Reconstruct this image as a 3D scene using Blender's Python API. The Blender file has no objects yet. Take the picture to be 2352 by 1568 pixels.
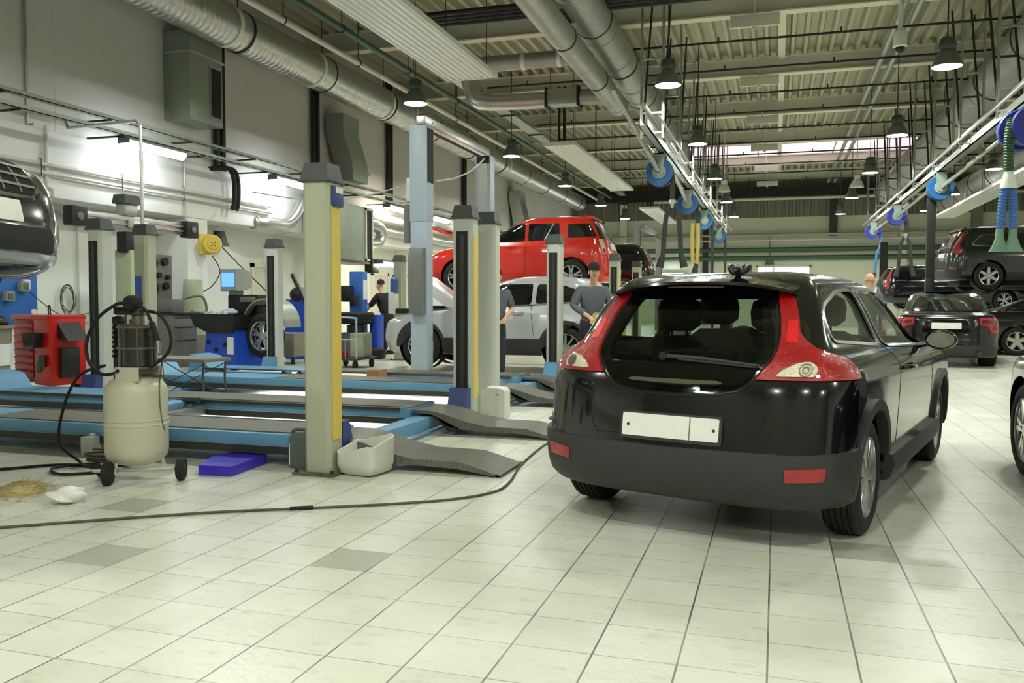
import bpy, bmesh, math, random
from mathutils import Vector, Matrix, Euler
from mathutils.bvhtree import BVHTree
random.seed(7)
PI = math.pi
sc = bpy.context.scene
COL = sc.collection

# ---------------------------------------------------------------- materials
def lin(c):
    return tuple(((v/255)/12.92 if v/255 <= .04045 else ((v/255+.055)/1.055)**2.4) for v in c)

def mat(name, rgb, rough=.5, metal=0.0, noise=.08, scale=4.0, bump=0.0, bscale=60.0, coat=0.0, spec=.5, emit=None, strength=0.0, dirt=None, dscale=2.0, dthr=.6):
    m = bpy.data.materials.new(name); m.use_nodes = True
    nt = m.node_tree; N = nt.nodes; L = nt.links
    b = N['Principled BSDF']
    b.inputs['Roughness'].default_value = rough
    b.inputs['Metallic'].default_value = metal
    b.inputs['Coat Weight'].default_value = coat
    b.inputs['Coat Roughness'].default_value = .04
    b.inputs['Specular IOR Level'].default_value = spec
    c = lin(rgb)
    tc = N.new('ShaderNodeTexCoord')
    if noise > 0:
        nz = N.new('ShaderNodeTexNoise'); nz.inputs['Scale'].default_value = scale; nz.inputs['Detail'].default_value = 5
        L.new(tc.outputs['Object'], nz.inputs['Vector'])
        mx = N.new('ShaderNodeMix'); mx.data_type = 'RGBA'
        mx.inputs['A'].default_value = (*[v*(1-noise) for v in c], 1)
        mx.inputs['B'].default_value = (*[min(1, v*(1+noise)) for v in c], 1)
        L.new(nz.outputs['Fac'], mx.inputs['Factor'])
        out = mx.outputs['Result']
        if dirt:
            n2 = N.new('ShaderNodeTexNoise'); n2.inputs['Scale'].default_value = dscale; n2.inputs['Detail'].default_value = 8; n2.inputs['Roughness'].default_value = .65
            L.new(tc.outputs['Object'], n2.inputs['Vector'])
            rp = N.new('ShaderNodeValToRGB'); rp.color_ramp.elements[0].position = dthr; rp.color_ramp.elements[1].position = min(1, dthr+.18)
            L.new(n2.outputs['Fac'], rp.inputs['Fac'])
            m2 = N.new('ShaderNodeMix'); m2.data_type = 'RGBA'
            L.new(rp.outputs['Color'], m2.inputs['Factor']); L.new(out, m2.inputs['A'])
            m2.inputs['B'].default_value = (*lin(dirt), 1)
            out = m2.outputs['Result']
        L.new(out, b.inputs['Base Color'])
    else:
        b.inputs['Base Color'].default_value = (*c, 1)
    if bump > 0:
        n3 = N.new('ShaderNodeTexNoise'); n3.inputs['Scale'].default_value = bscale
        L.new(tc.outputs['Object'], n3.inputs['Vector'])
        bp = N.new('ShaderNodeBump'); bp.inputs['Strength'].default_value = bump; bp.inputs['Distance'].default_value = .01
        L.new(n3.outputs['Fac'], bp.inputs['Height']); L.new(bp.outputs['Normal'], b.inputs['Normal'])
    if emit:
        b.inputs['Emission Color'].default_value = (*lin(emit), 1)
        b.inputs['Emission Strength'].default_value = strength
    return m

def glass(name, tint, gloss=.04, ior=1.5):
    m = bpy.data.materials.new(name); m.use_nodes = True
    nt = m.node_tree; N = nt.nodes; L = nt.links
    for n in list(N): N.remove(n)
    o = N.new('ShaderNodeOutputMaterial'); mx = N.new('ShaderNodeMixShader'); f = N.new('ShaderNodeFresnel')
    t = N.new('ShaderNodeBsdfTransparent'); g = N.new('ShaderNodeBsdfGlossy')
    f.inputs['IOR'].default_value = ior
    t.inputs['Color'].default_value = (*tint, 1); g.inputs['Roughness'].default_value = gloss
    ge = N.new('ShaderNodeNewGeometry'); mu = N.new('ShaderNodeMath'); mu.operation = 'MULTIPLY'; iv = N.new('ShaderNodeMath'); iv.operation = 'SUBTRACT'; iv.inputs[0].default_value = 1
    L.new(ge.outputs['Backfacing'], iv.inputs[1]); L.new(f.outputs[0], mu.inputs[0]); L.new(iv.outputs[0], mu.inputs[1]); L.new(mu.outputs[0], mx.inputs[0]); L.new(t.outputs[0], mx.inputs[1]); L.new(g.outputs[0], mx.inputs[2]); L.new(mx.outputs[0], o.inputs[0])
    return m

M = {}
def dm(key, *a, **k): M[key] = mat(key, *a, **k)
dm('paint_black', (9,10,13), .16, 0, .05, 3, coat=1.0)
dm('paint_navy', (10,12,20), .16, 0, .05, 3, coat=1.0)
dm('paint_green_black', (20,30,27), .2, 0, .05, 3, coat=1.0)
dm('paint_silver', (196,199,202), .28, .25, .03, 3, coat=.8)
dm('paint_red', (205,38,22), .22, 0, .04, 3, coat=1.0)
dm('trim_black', (46,49,47), .55, 0, .08, 20, bump=.12, bscale=300)
dm('rubber', (24,24,24), .75, 0, .15, 12)
dm('black_plastic', (20,20,22), .45, 0, .1, 8)
dm('seam', (3,3,3), .8, 0, 0)
dm('alloy', (190,194,190), .25, .85, .05, 6)
dm('chrome', (215,218,220), .08, 1.0, .02, 6)
dm('dark_glass', (8,11,11), .05, 0, .05, 2, coat=1.0)
dm('lamp_red', (158,10,18), .14, 0, .3, 40, bump=.4, bscale=120, coat=1.0)
dm('lamp_dark_red', (95,14,16), .2, 0, .2, 40, coat=.8)
dm('brake_red', (224,34,40), .12, 0, .25, 70, bump=.5, bscale=60, coat=1.0)
dm('lamp_clear', (222,214,186), .12, .35, .3, 90, bump=.8, bscale=90, coat=1.0)
dm('plate_white', (228,230,222), .4, 0, .05, 14)
dm('seat_cloth', (22,23,26), .85, 0, .2, 30)
dm('yellow_paint', (222,196,84), .5, 0, .06, 6, dirt=(150,130,70), dthr=.66)
dm('post_green', (176,178,156), .5, 0, .06, 5, bump=.05, dirt=(120,118,100), dthr=.68)
dm('post_grey', (192,194,186), .5, 0, .05, 5, dirt=(130,128,120), dthr=.7)
dm('post_blue_grey', (172,184,198), .4, 0, .05, 5)
dm('cap_grey', (70,74,74), .55, 0, .08, 14, bump=.08, bscale=200)
dm('slot_dark', (24,26,22), .7, 0, .2, 12)
dm('lift_blue', (96,148,184), .42, 0, .1, 5, dirt=(90,100,100), dscale=3, dthr=.62)
dm('lift_navy', (44,66,130), .45, 0, .1, 8)
dm('machine_blue', (26,72,190), .38, 0, .07, 5, dirt=(30,40,70), dthr=.7)
dm('board_blue', (46,102,176), .5, 0, .07, 5)
dm('purple_paint', (62,44,190), .35, 0, .06, 6)
dm('steel_dark', (70,70,66), .45, .6, .2, 10)
dm('steel_worn', (120,116,106), .5, .5, .25, 12, dirt=(60,56,50), dthr=.55)
dm('galv', (192,194,190), .3, .85, .14, 7)
dm('galv_dark', (172,173,168), .38, .55, .16, 7)
dm('galv_green', (150,160,146), .42, .35, .12, 5)
dm('pipe_cream', (214,208,192), .45, 0, .05, 6)
dm('pipe_green', (56,92,66), .45, 0, .1, 6)
dm('pipe_black', (34,34,34), .5, .2, .12, 8)
dm('pipe_white', (206,204,196), .45, 0, .06, 8)
dm('panel_white', (232,232,226), .35, 0, .03, 5)
dm('beam_paint', (206,204,192), .6, 0, .06, 3)
dm('flange_paint', (226,222,198), .55, 0, .05, 3)
dm('deck', (184,182,158), .55, .1, .12, 1.5, dirt=(120,92,66), dscale=.9, dthr=.72)
dm('reel_blue', (38,96,156), .45, 0, .08, 8)
dm('reel_navy', (44,52,150), .45, 0, .08, 8)
dm('bracket_green', (140,160,144), .45, .1, .06, 8)
dm('hose_black', (40,42,38), .65, 0, .15, 20)
dm('hose_blue', (64,112,176), .5, 0, .1, 20)
dm('hose_green', (52,92,58), .55, 0, .12, 20)
dm('nozzle_green', (110,142,122), .5, 0, .1, 10)
dm('hose_yellow', (176,160,84), .6, 0, .12, 20)
dm('tank_cream', (196,194,172), .38, 0, .06, 5, coat=.2, dirt=(120,114,92), dscale=2.5, dthr=.66)
dm('oil_glass', (30,23,19), .3, 0, .3, 8, coat=.8)
dm('brass', (112,108,96), .4, .7, .15, 10)
dm('plastic_white', (226,228,220), .5, 0, .05, 8)
dm('plastic_translucent', (214,216,204), .45, 0, .08, 6, dirt=(150,150,140), dthr=.62)
dm('plastic_grey', (92,102,98), .5, 0, .12, 9)
dm('bag_white', (232,234,228), .35, 0, .05, 20)
dm('cable_grey', (84,82,70), .7, 0, .2, 20)
dm('toolbox_red', (186,22,18), .32, 0, .1, 6)
dm('toolbox_dark_red', (128,12,12), .35, 0, .12, 6)
dm('bin_grey', (132,126,112), .7, 0, .15, 8, dirt=(92,86,74), dthr=.6)
dm('cabinet_green', (170,180,150), .5, 0, .06, 5)
dm('cabinet_grey', (112,114,110), .5, 0, .08, 6)
dm('crt_grey', (150,156,146), .5, 0, .05, 6)
dm('screen', (40,80,230), .3, 0, 0, emit=(60,100,255), strength=1.6)
dm('lamp_face', (255,255,255), .5, 0, 0, emit=(251,255,243), strength=100)
dm('tube_face', (255,255,255), .5, 0, 0, emit=(244,252,255), strength=10)
dm('tube_warm', (255,255,255), .5, 0, 0, emit=(255,244,222), strength=12)
dm('strip_face', (255,255,255), .5, 0, 0, emit=(250,250,255), strength=10)
dm('skylight_face', (255,255,255), .5, 0, 0, emit=(252,216,238), strength=.33)
dm('gate_face', (255,255,255), .5, 0, 0, emit=(246,246,255), strength=.42)
dm('bell', (104,112,102), .4, .1, .08, 8)
dm('bell_box', (74,84,80), .5, .3, .1, 8)
dm('skin', (214,170,140), .6, 0, .06, 8)
dm('cloth_black', (32,32,34), .9, 0, .2, 14)
dm('cloth_navy', (52,52,64), .9, 0, .2, 14)
dm('cloth_grey', (96,98,108), .9, 0, .2, 14)
dm('hair', (40,34,30), .8, 0, .2, 30)
dm('shoe', (28,26,26), .7, 0, .1, 10)
dm('bin_yellow', (196,184,96), .5, 0, .1, 6, dirt=(120,110,60), dthr=.66)
dm('van_white', (226,232,222), .3, 0, .03, 4, coat=.6)
dm('paper', (222,228,230), .7, 0, .04, 8)
dm('sticker_blue', (52,96,168), .5, 0, .05, 8)
dm('sawdust', (190,172,120), .95, 0, .25, 60)
dm('carton', (214,216,210), .7, 0, .05, 8)
dm('wood', (150,110,74), .7, 0, .15, 9)
M['tint'] = glass('tinted_glass', (.70,.76,.71))
M['tint_side'] = glass('side_glass', (.88,.92,.88))
M['bottle'] = glass('bottle_glass', (.5,.7,.8), .1)

# ---------------------------------------------------------------- mesh builder
def cat(pts, n=8, closed=False):
    P = [Vector(p) for p in pts]; out = []
    k = len(P); segs = k if closed else k-1
    for i in range(segs):
        g = (lambda j: P[j % k]) if closed else (lambda j: P[max(0, min(k-1, j))])
        a, b, c, d = g(i-1), g(i), g(i+1), g(i+2)
        for s in range(n):
            t = s/n
            out.append(.5*((2*b)+(c-a)*t+(2*a-5*b+4*c-d)*t*t+(3*b-a-3*c+d)*t**3))
    if not closed: out.append(P[-1])
    return out

def rpoly(pts, r=.03, n=4):
    P = [Vector((*p, 0)) for p in pts]; out = []; k = len(P)
    for i in range(k):
        a, b, c = P[i-1], P[i], P[(i+1) % k]
        rr = min(r, (a-b).length*.45, (c-b).length*.45)
        p0 = b+(a-b).normalized()*rr; p1 = b+(c-b).normalized()*rr
        for s in range(n+1):
            t = s/n
            q = p0*(1-t)**2+b*2*t*(1-t)+p1*t*t
            out.append((q.x, q.y))
    return out

class MB:
    def __init__(s): s.b = bmesh.new()
    def _xf(s, vs, mtx):
        if mtx is not None:
            for v in vs: v.co = mtx @ v.co
    def box(s, x0, x1, y0, y1, z0, z1, bev=0, mtx=None):
        r = bmesh.ops.create_cube(s.b, size=1)
        for v in r['verts']:
            v.co = Vector((x0+(v.co.x+.5)*(x1-x0), y0+(v.co.y+.5)*(y1-y0), z0+(v.co.z+.5)*(z1-z0)))
        vs = r['verts']
        if bev > 0:
            es = list({e for v in vs for e in v.link_edges})
            g = bmesh.ops.bevel(s.b, geom=es, offset=bev, segments=2, affect='EDGES', profile=.6)
            vs = list({v for f in g['faces'] for v in f.verts} | {v for v in vs if v.is_valid})
        s._xf(vs, mtx)
        return s
    def hexa(s, p):
        vs = [s.b.verts.new(q) for q in p]
        for f in ((0,3,2,1),(4,5,6,7),(0,1,5,4),(1,2,6,5),(2,3,7,6),(3,0,4,7)): s.b.faces.new([vs[i] for i in f])
        return s
    def frustum(s, x0, x1, y0, y1, z0, z1, i):
        return s.hexa([(x0,y0,z0),(x1,y0,z0),(x1,y1,z0),(x0,y1,z0),(x0+i,y0+i,z1),(x1-i,y0+i,z1),(x1-i,y1-i,z1),(x0+i,y1-i,z1)])
    def bar(s, a, b, w, h, up=(0,0,1)):
        a, b = Vector(a), Vector(b); d = (b-a).normalized(); u = Vector(up)
        if abs(d.dot(u)) > .98: u = Vector((1,0,0))
        r = d.cross(u).normalized(); u = r.cross(d)
        q = [(-w/2,-h/2),(w/2,-h/2),(w/2,h/2),(-w/2,h/2)]
        return s.hexa([a+r*i+u*j for i, j in q]+[b+r*i+u*j for i, j in q])
    def rings(s, rs, close=True, cap=True):
        vr = [[s.b.verts.new(p) for p in r] for r in rs]
        n = len(vr[0])
        for a, b in zip(vr, vr[1:]):
            for i in range(n if close else n-1):
                j = (i+1) % n
                try: s.b.faces.new((a[i], a[j], b[j], b[i]))
                except ValueError: pass
        if cap and close:
            for r, fl in ((vr[0], True), (vr[-1], False)):
                try: s.b.faces.new(list(reversed(r)) if fl else r)
                except ValueError: pass
        return s
    def tube(s, pts, r, n=10, r2=None, cap=True):
        P = [Vector(p) for p in pts]; rs = []
        up = Vector((0,0,1)); k = len(P)
        prev = None
        for i, p in enumerate(P):
            d = (P[min(k-1,i+1)]-P[max(0,i-1)])
            if d.length < 1e-9: d = Vector((0,0,1))
            d.normalize()
            if prev is None:
                u = up if abs(d.dot(up)) < .95 else Vector((1,0,0))
                u = (u-d*u.dot(d)).normalized()
            else:
                u = prev-d*prev.dot(d)
                u = u.normalized() if u.length > 1e-6 else d.orthogonal().normalized()
            prev = u; v = d.cross(u)
            if callable(r): rr = r(i/(k-1))
            else: rr = r if r2 is None else r+(r2-r)*i/(k-1)
            rs.append([p+(u*math.cos(2*PI*j/n)+v*math.sin(2*PI*j/n))*rr for j in range(n)])
        return s.rings(rs, True, cap)
    def cyl(s, a, b, r, n=20, r2=None): return s.tube([a, b], r, n, r2)
    def lathe(s, prof, n=32, origin=(0,0,0), axis='z', cap=True):
        o = Vector(origin); rs = []
        for r, h in prof:
            ring = []
            for j in range(n):
                c, q = math.cos(2*PI*j/n)*r, math.sin(2*PI*j/n)*r
                ring.append(o+Vector({'z':(c,q,h), 'y':(q,h,c), 'x':(h,c,q)}[axis]))
            rs.append(ring)
        return s.rings(rs, True, cap)
    def prism(s, poly, d, plane='xz', at=0):
        f = {'xz': lambda a,b,c:(a,c,b), 'yz': lambda a,b,c:(c,a,b), 'xy': lambda a,b,c:(a,b,c)}[plane]
        return s.rings([[f(a,b,at) for a,b in poly],[f(a,b,at+d) for a,b in poly]])
    def sphere(s, c, r, sx=1, sy=1, sz=1, n=16):
        g = bmesh.ops.create_uvsphere(s.b, u_segments=n, v_segments=max(6,n//2), radius=r)
        for v in g['verts']: v.co = Vector((v.co.x*sx+c[0], v.co.y*sy+c[1], v.co.z*sz+c[2]))
        return s
    def mesh(s, name, smooth=35):
        bmesh.ops.recalc_face_normals(s.b, faces=s.b.faces)
        me = bpy.data.meshes.new(name); s.b.to_mesh(me); s.b.free()
        fin(me, smooth); return me
    def build(s, name, m, parent=None, loc=None, rot=None, smooth=35):
        o = bpy.data.objects.new(name, s.mesh(name, smooth)); COL.objects.link(o)
        o.data.materials.append(M[m] if isinstance(m, str) else m)
        if parent: o.parent = parent
        if loc is not None: o.location = loc
        if rot is not None: o.rotation_euler = rot
        return o

def fin(me, smooth):
    if smooth:
        for p in me.polygons: p.use_smooth = True
        me.set_sharp_from_angle(angle=math.radians(smooth))

def tag(o, label=None, cat_=None, group=None, kind=None):
    if label: o['label'] = label
    if cat_: o['category'] = cat_
    if group: o['group'] = group
    if kind: o['kind'] = kind
    return o

def thing(name, label, cat_, loc=(0,0,0), rz=0, group=None):
    o = bpy.data.objects.new(name, None); COL.objects.link(o)
    o.location = loc; o.rotation_euler = (0,0,rz); o.empty_display_size = .2
    return tag(o, label, cat_, group)

def solo(name, mb, m, label, cat_, loc=(0,0,0), rz=0, group=None, kind=None):
    o = mb.build(name, m); o.location = loc; o.rotation_euler = (0,0,rz)
    return tag(o, label, cat_, group, kind)

def struct(name, mb, m, smooth=35):
    return tag(mb.build(name, m, smooth=smooth), kind='structure')

def dup(root, loc, rz=0, label=None, group=None):
    r = root.copy(); COL.objects.link(r); r.location = loc; r.rotation_euler = (0,0,rz)
    if label: r['label'] = label
    if group: r['group'] = group
    for ch in list(root.children):
        c = ch.copy(); COL.objects.link(c); c.parent = r
        for g in list(ch.children):
            d = g.copy(); COL.objects.link(d); d.parent = c
    return r

ORD = ['first','second','third','fourth','fifth','sixth','seventh','eighth','ninth','tenth','eleventh','twelfth']
# ---------------------------------------------------------------- floor
def floor_mat():
    m = bpy.data.materials.new('floor_tiles'); m.use_nodes = True
    nt = m.node_tree; N = nt.nodes; L = nt.links; b = N['Principled BSDF']
    g = N.new('ShaderNodeNewGeometry'); s = N.new('ShaderNodeSeparateXYZ'); L.new(g.outputs['Position'], s.inputs[0])
    def math_(op, a, bb=None, c=None):
        n = N.new('ShaderNodeMath'); n.operation = op
        for i, v in enumerate((a, bb, c)):
            if v is None: continue
            if isinstance(v, (int, float)): n.inputs[i].default_value = v
            else: L.new(v, n.inputs[i])
        return n.outputs[0]
    u = math_('DIVIDE', math_('ADD', s.outputs['X'], .0104), .3)
    v = math_('DIVIDE', math_('SUBTRACT', s.outputs['Y'], 4.4473), .3)
    def dist(w): # distance to the nearest joint in tiles
        return math_('SUBTRACT', .5, math_('ABSOLUTE', math_('SUBTRACT', math_('FRACT', w), .5)))
    du, dv = dist(u), dist(v)
    gu = math_('LESS_THAN', du, .0125); gv = math_('LESS_THAN', dv, .0085)
    cell = N.new('ShaderNodeCombineXYZ'); L.new(math_('FLOOR', u), cell.inputs[0]); L.new(math_('FLOOR', v), cell.inputs[1])
    wn = N.new('ShaderNodeTexWhiteNoise'); wn.noise_dimensions = '2D'; L.new(cell.outputs[0], wn.inputs['Vector'])
    # base tone per tile
    r = N.new('ShaderNodeValToRGB'); e = r.color_ramp.elements
    e[0].color = (*lin((212,213,198)),1); e[1].color = (*lin((223,225,211)),1)
    L.new(wn.outputs['Value'], r.inputs['Fac'])
    # a few replaced grey tiles
    gr = math_('GREATER_THAN', wn.outputs['Value'], .993)
    mg = N.new('ShaderNodeMix'); mg.data_type = 'RGBA'; L.new(gr, mg.inputs['Factor']); L.new(r.outputs['Color'], mg.inputs['A']); mg.inputs['B'].default_value = (*lin((176,178,162)),1)
    # cloudy wear
    n1 = N.new('ShaderNodeTexNoise'); n1.inputs['Scale'].default_value = 1.3; n1.inputs['Detail'].default_value = 7; n1.inputs['Roughness'].default_value = .6
    L.new(g.outputs['Position'], n1.inputs['Vector'])
    r1 = N.new('ShaderNodeValToRGB'); r1.color_ramp.elements[0].position = .35; r1.color_ramp.elements[0].color = (.84,.84,.80,1); r1.color_ramp.elements[1].position = .68; r1.color_ramp.elements[1].color = (1,1,1,1)
    L.new(n1.outputs['Fac'], r1.inputs['Fac'])
    m1 = N.new('ShaderNodeMix'); m1.data_type = 'RGBA'; m1.blend_type = 'MULTIPLY'; m1.inputs['Factor'].default_value = 1
    L.new(mg.outputs['Result'], m1.inputs['A']); L.new(r1.outputs['Color'], m1.inputs['B'])
    # scuffs: stretched speckle
    mp = N.new('ShaderNodeMapping'); mp.inputs['Scale'].default_value = (3.0, 9.0, 1); mp.inputs['Rotation'].default_value = (0,0,.35)
    L.new(g.outputs['Position'], mp.inputs['Vector'])
    n2 = N.new('ShaderNodeTexNoise'); n2.inputs['Scale'].default_value = 1.6; n2.inputs['Detail'].default_value = 10; n2.inputs['Roughness'].default_value = .72
    L.new(mp.outputs[0], n2.inputs['Vector'])
    r2 = N.new('ShaderNodeValToRGB'); r2.color_ramp.elements[0].position = .55; r2.color_ramp.elements[1].position = .70
    L.new(n2.outputs['Fac'], r2.inputs['Fac'])
    m2 = N.new('ShaderNodeMix'); m2.data_type = 'RGBA'
    L.new(math_('MULTIPLY', r2.outputs['Color'], .34), m2.inputs['Factor']); L.new(m1.outputs['Result'], m2.inputs['A']); m2.inputs['B'].default_value = (*lin((120,116,96)),1)
    # joints
    n3 = N.new('ShaderNodeTexNoise'); n3.inputs['Scale'].default_value = 2.2; L.new(g.outputs['Position'], n3.inputs['Vector'])
    r3 = N.new('ShaderNodeValToRGB'); r3.color_ramp.elements[0].position = .42; r3.color_ramp.elements[0].color = (*lin((40,40,32)),1); r3.color_ramp.elements[1].position = .6; r3.color_ramp.elements[1].color = (*lin((132,132,116)),1)
    L.new(n3.outputs['Fac'], r3.inputs['Fac'])
    m3 = N.new('ShaderNodeMix'); m3.data_type = 'RGBA'
    L.new(math_('MULTIPLY', math_('MAXIMUM', gu, math_('MULTIPLY', gv, .7)), .85), m3.inputs['Factor']); L.new(m2.outputs['Result'], m3.inputs['A']); L.new(r3.outputs['Color'], m3.inputs['B'])
    L.new(m3.outputs['Result'], b.inputs['Base Color'])
    rr = N.new('ShaderNodeMapRange'); rr.inputs['To Min'].default_value = .285; rr.inputs['To Max'].default_value = .36
    L.new(n1.outputs['Fac'], rr.inputs['Value']); L.new(rr.outputs[0], b.inputs['Roughness'])
    n4 = N.new('ShaderNodeTexNoise'); n4.inputs['Scale'].default_value = 26; n4.inputs['Detail'].default_value = 4; L.new(g.outputs['Position'], n4.inputs['Vector'])
    bp = N.new('ShaderNodeBump'); bp.inputs['Strength'].default_value = .16; bp.inputs['Distance'].default_value = .012
    L.new(n4.outputs['Fac'], bp.inputs['Height']); L.new(bp.outputs[0], b.inputs['Normal'])
    return m
M['floor'] = floor_mat()
dm('wall_upper', (216,213,209), .8, 0, .05, .6, bump=.05, bscale=80)
dm('wall_lower', (228,231,222), .7, 0, .05, .8, dirt=(150,152,142), dscale=.9, dthr=.68)
dm('wall_beam', (226,226,222), .75, 0, .04, .7)
dm('wall_back', (214,216,196), .8, 0, .05, .5)
dm('wall_clad', (128,126,112), .7, 0, .06, 2)
dm('door_paint', (214,212,196), .6, 0, .05, 3)
X0, X1, Y0, Y1, ZC = -12.4, 13.2, -7.0, 50.0, 8.2
struct('floor', MB().box(X0-.3, X1+.2, Y0-.2, Y1+.3, -.2, 0), 'floor')
# ceiling: trapezoidal steel deck
def deck():
    mb = MB(); p = .33; x = X0-.2; prof = []
    while x < X1+.3:
        prof += [(x, 8.07), (x+.085, 8.07), (x+.125, 8.235), (x+.29, 8.235)]; x += p
    mb.rings([[(a, Y0-.1, b) for a, b in prof], [(a, Y1+.1, b) for a, b in prof]], close=False)
    mb.box(X0-.3, X1+.3, Y0-.2, Y1+.2, 8.26, 8.4)
    return mb
struct('ceiling', deck(), 'deck', smooth=0)
w = MB(); w.box(-12.7, -12.4, Y0, Y1, 0, 3.1)
struct('wall_left', w, 'wall_lower')
w = MB(); w.box(-12.7, -11.74, Y0, Y1, 4.1, 8.2)
for y in (7.5, 11.7, 24.6, 28.8, 33.1, 37.4, 41.7, 46): w.box(-11.76, -11.735, y-.012, y+.012, 4.1, 8.2)
struct('wall_left_upper', w, 'wall_upper')
w = MB().box(-12.6, -11.6, Y0, Y1, 2.98, 4.1, .04)
struct('trim_1', w, 'wall_beam')
for k, (a, b) in enumerate(((14.9,15.55),(6.2,6.8),(26.6,27.2),(33.5,34.1),(40.5,41.1))):
    struct('trim_%d' % (k+2), MB().box(-12.4, -11.62, a, b, 0, 2.98), 'wall_beam')
w = MB(); w.box(X0-.3, X1+.3, Y1, Y1+.2, 0, 6.0)
struct('wall_back', w, 'wall_back')
w = MB(); prof = []; x = X0-.3
while x < X1+.3: prof += [(x, Y1-.02), (x+.15, Y1-.02), (x+.19, Y1-.1), (x+.34, Y1-.1)]; x += .38
w.rings([[(a, b, 5.98) for a, b in prof], [(a, b, 8.3) for a, b in prof]], close=False)
struct('wall_back_cladding', w, 'wall_clad', smooth=0)
struct('wall_right', MB().box(X1, X1+.2, Y0, Y1, 0, 8.3), 'wall_lower')
struct('wall_front', MB().box(X0-.3, X1+.3, Y0-.2, Y0, 0, 8.3), 'wall_clad')
# doors in the left wall
for k, y in enumerate((18.85, 25.4)):
    d = thing('door_%d' % (k+1), '', '', (-12.4, y, 0)); d['kind'] = 'structure'
    fr = MB(); fr.box(0,.06,-.62,-.52,0,2.2); fr.box(0,.06,.52,.62,0,2.2); fr.box(0,.06,-.62,.62,2.1,2.2)
    fr.build('door_frame', 'flange_paint', d)
    lf = MB(); lf.box(0,.03,-.52,-.02,0,2.1); lf.box(0,.03,.0,.52,0,2.1); lf.build('door_leaf', 'door_paint', d)
    MB().box(.03,.08,.06,.1,.95,1.1).build('door_handle', 'steel_dark', d)
# back wall: bright shutter and door, columns
d = thing('window_1', '', '', (.35, 49.98, 0)); d['kind'] = 'structure'
MB().box(-1.35,1.35,-.03,0,2.0,3.22).build('window_pane', 'gate_face', d)
f = MB(); f.box(-1.45,-1.35,-.06,0,0,3.3); f.box(1.35,1.45,-.06,0,0,3.3); f.box(-1.45,1.45,-.06,0,3.22,3.32); f.box(-.55,-.5,-.05,0,2,3.22); f.box(-1.35,1.35,-.06,0,1.92,2.0)
f.build('window_frame', 'wall_back', d)
for k, (x, wd, m_) in enumerate(((-3.9,.3,'pipe_black'),(2.9,.4,'steel_dark'),(6.4,.35,'wall_back'),(-8.6,.4,'wall_back'),(9.9,.5,'wall_clad'))):
    struct('trim_%d' % (k+8), MB().box(x-wd/2, x+wd/2, 49.7, 49.99, 0 if k != 1 else 4.9, 6.9), m_)
struct('trim_14', MB().box(-2.0,-1.35,49.9,49.99,2.3,3.25), 'wood')
# ceiling beams (I sections across the hall) and the pale tie under the deck
for k, y in enumerate((3.6, 9.0, 14.4, 19.9, 25.2, 30.5, 35.9, 41.4, 46.7)):
    w = MB(); w.box(X0-.2, X1+.2, y-.012, y+.012, 7.62, 8.08)
    struct('ceiling_beam_web.%03d' % k, w, 'beam_paint')
    w = MB(); w.box(X0-.2, X1+.2, y-.14, y+.14, 7.59, 7.62); w.box(X0-.2, X1+.2, y-.14, y+.14, 8.06, 8.09)
    struct('ceiling_beam_flange.%03d' % k, w, 'flange_paint')
struct('ceiling_tie', MB().box(-.06,.12,9.0,46.7,8.0,8.06), 'flange_paint')
# skylight strip between two beams, as a long glazed light
d = thing('window_2', '', '', (.9, 40.0, 8.02)); d['kind'] = 'structure'
MB().box(-4.9,4.6,-1.5,1.3,.0,.03).build('skylight_pane', 'skylight_face', d)
f = MB()
for x in (-4.95,-1.8,1.4,4.6): f.box(x-.03,x+.03,-1.5,1.3,-.04,.0)
f.box(-4.95,4.6,-1.54,-1.5,-.02,.03); f.box(-4.95,4.6,1.3,1.34,-.05,.03)
f.build('skylight_frame', 'flange_paint', d)
# pale box fixtures hung under the beams at mid hall
for k, y in enumerate((19.9, 25.2, 30.5, 35.9, 41.4, 46.7)):
    t = thing('ceiling_box', 'pale long box hung under the %s roof beam from the camera, mid hall' % ORD[k], 'ceiling box', (-.55, y-.2, 7.3), 0, 'boxes under the roof beams')
    MB().box(-.52,.52,-.06,.06,-.02,.24,.01).build('housing', 'beam_paint', t)
    MB().cyl((0,0,.24),(0,.05,.78),.025,8).build('drop_rod', 'flange_paint', t)
    MB().lathe([(.0,-.09),(.05,-.07),(.06,-.02)],12).build('lens', 'beam_paint', t)

# ---------------------------------------------------------------- pipes and ducts
def pipe(name, pts, r, m, label, cat_='pipe', n=12, brackets=None, group=None):
    t = thing(name, label, cat_, pts[0], 0, group)
    o = Vector(pts[0])
    MB().tube([Vector(p)-o for p in pts], r, n).build('pipe_run', m, t)
    if brackets:
        for p, q in brackets:
            MB().cyl(Vector(p)-o, Vector(q)-o, .012, 6).build('hanger_rod', 'steel_dark', t)
            c = Vector(p)-o
            MB().tube([c+Vector((math.cos(a)*(r+.01),0,math.sin(a)*(r+.01))) for a in [i*PI/8 for i in range(17)]], .012, 6).build('pipe_clip', 'steel_dark', t)
    return t

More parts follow.
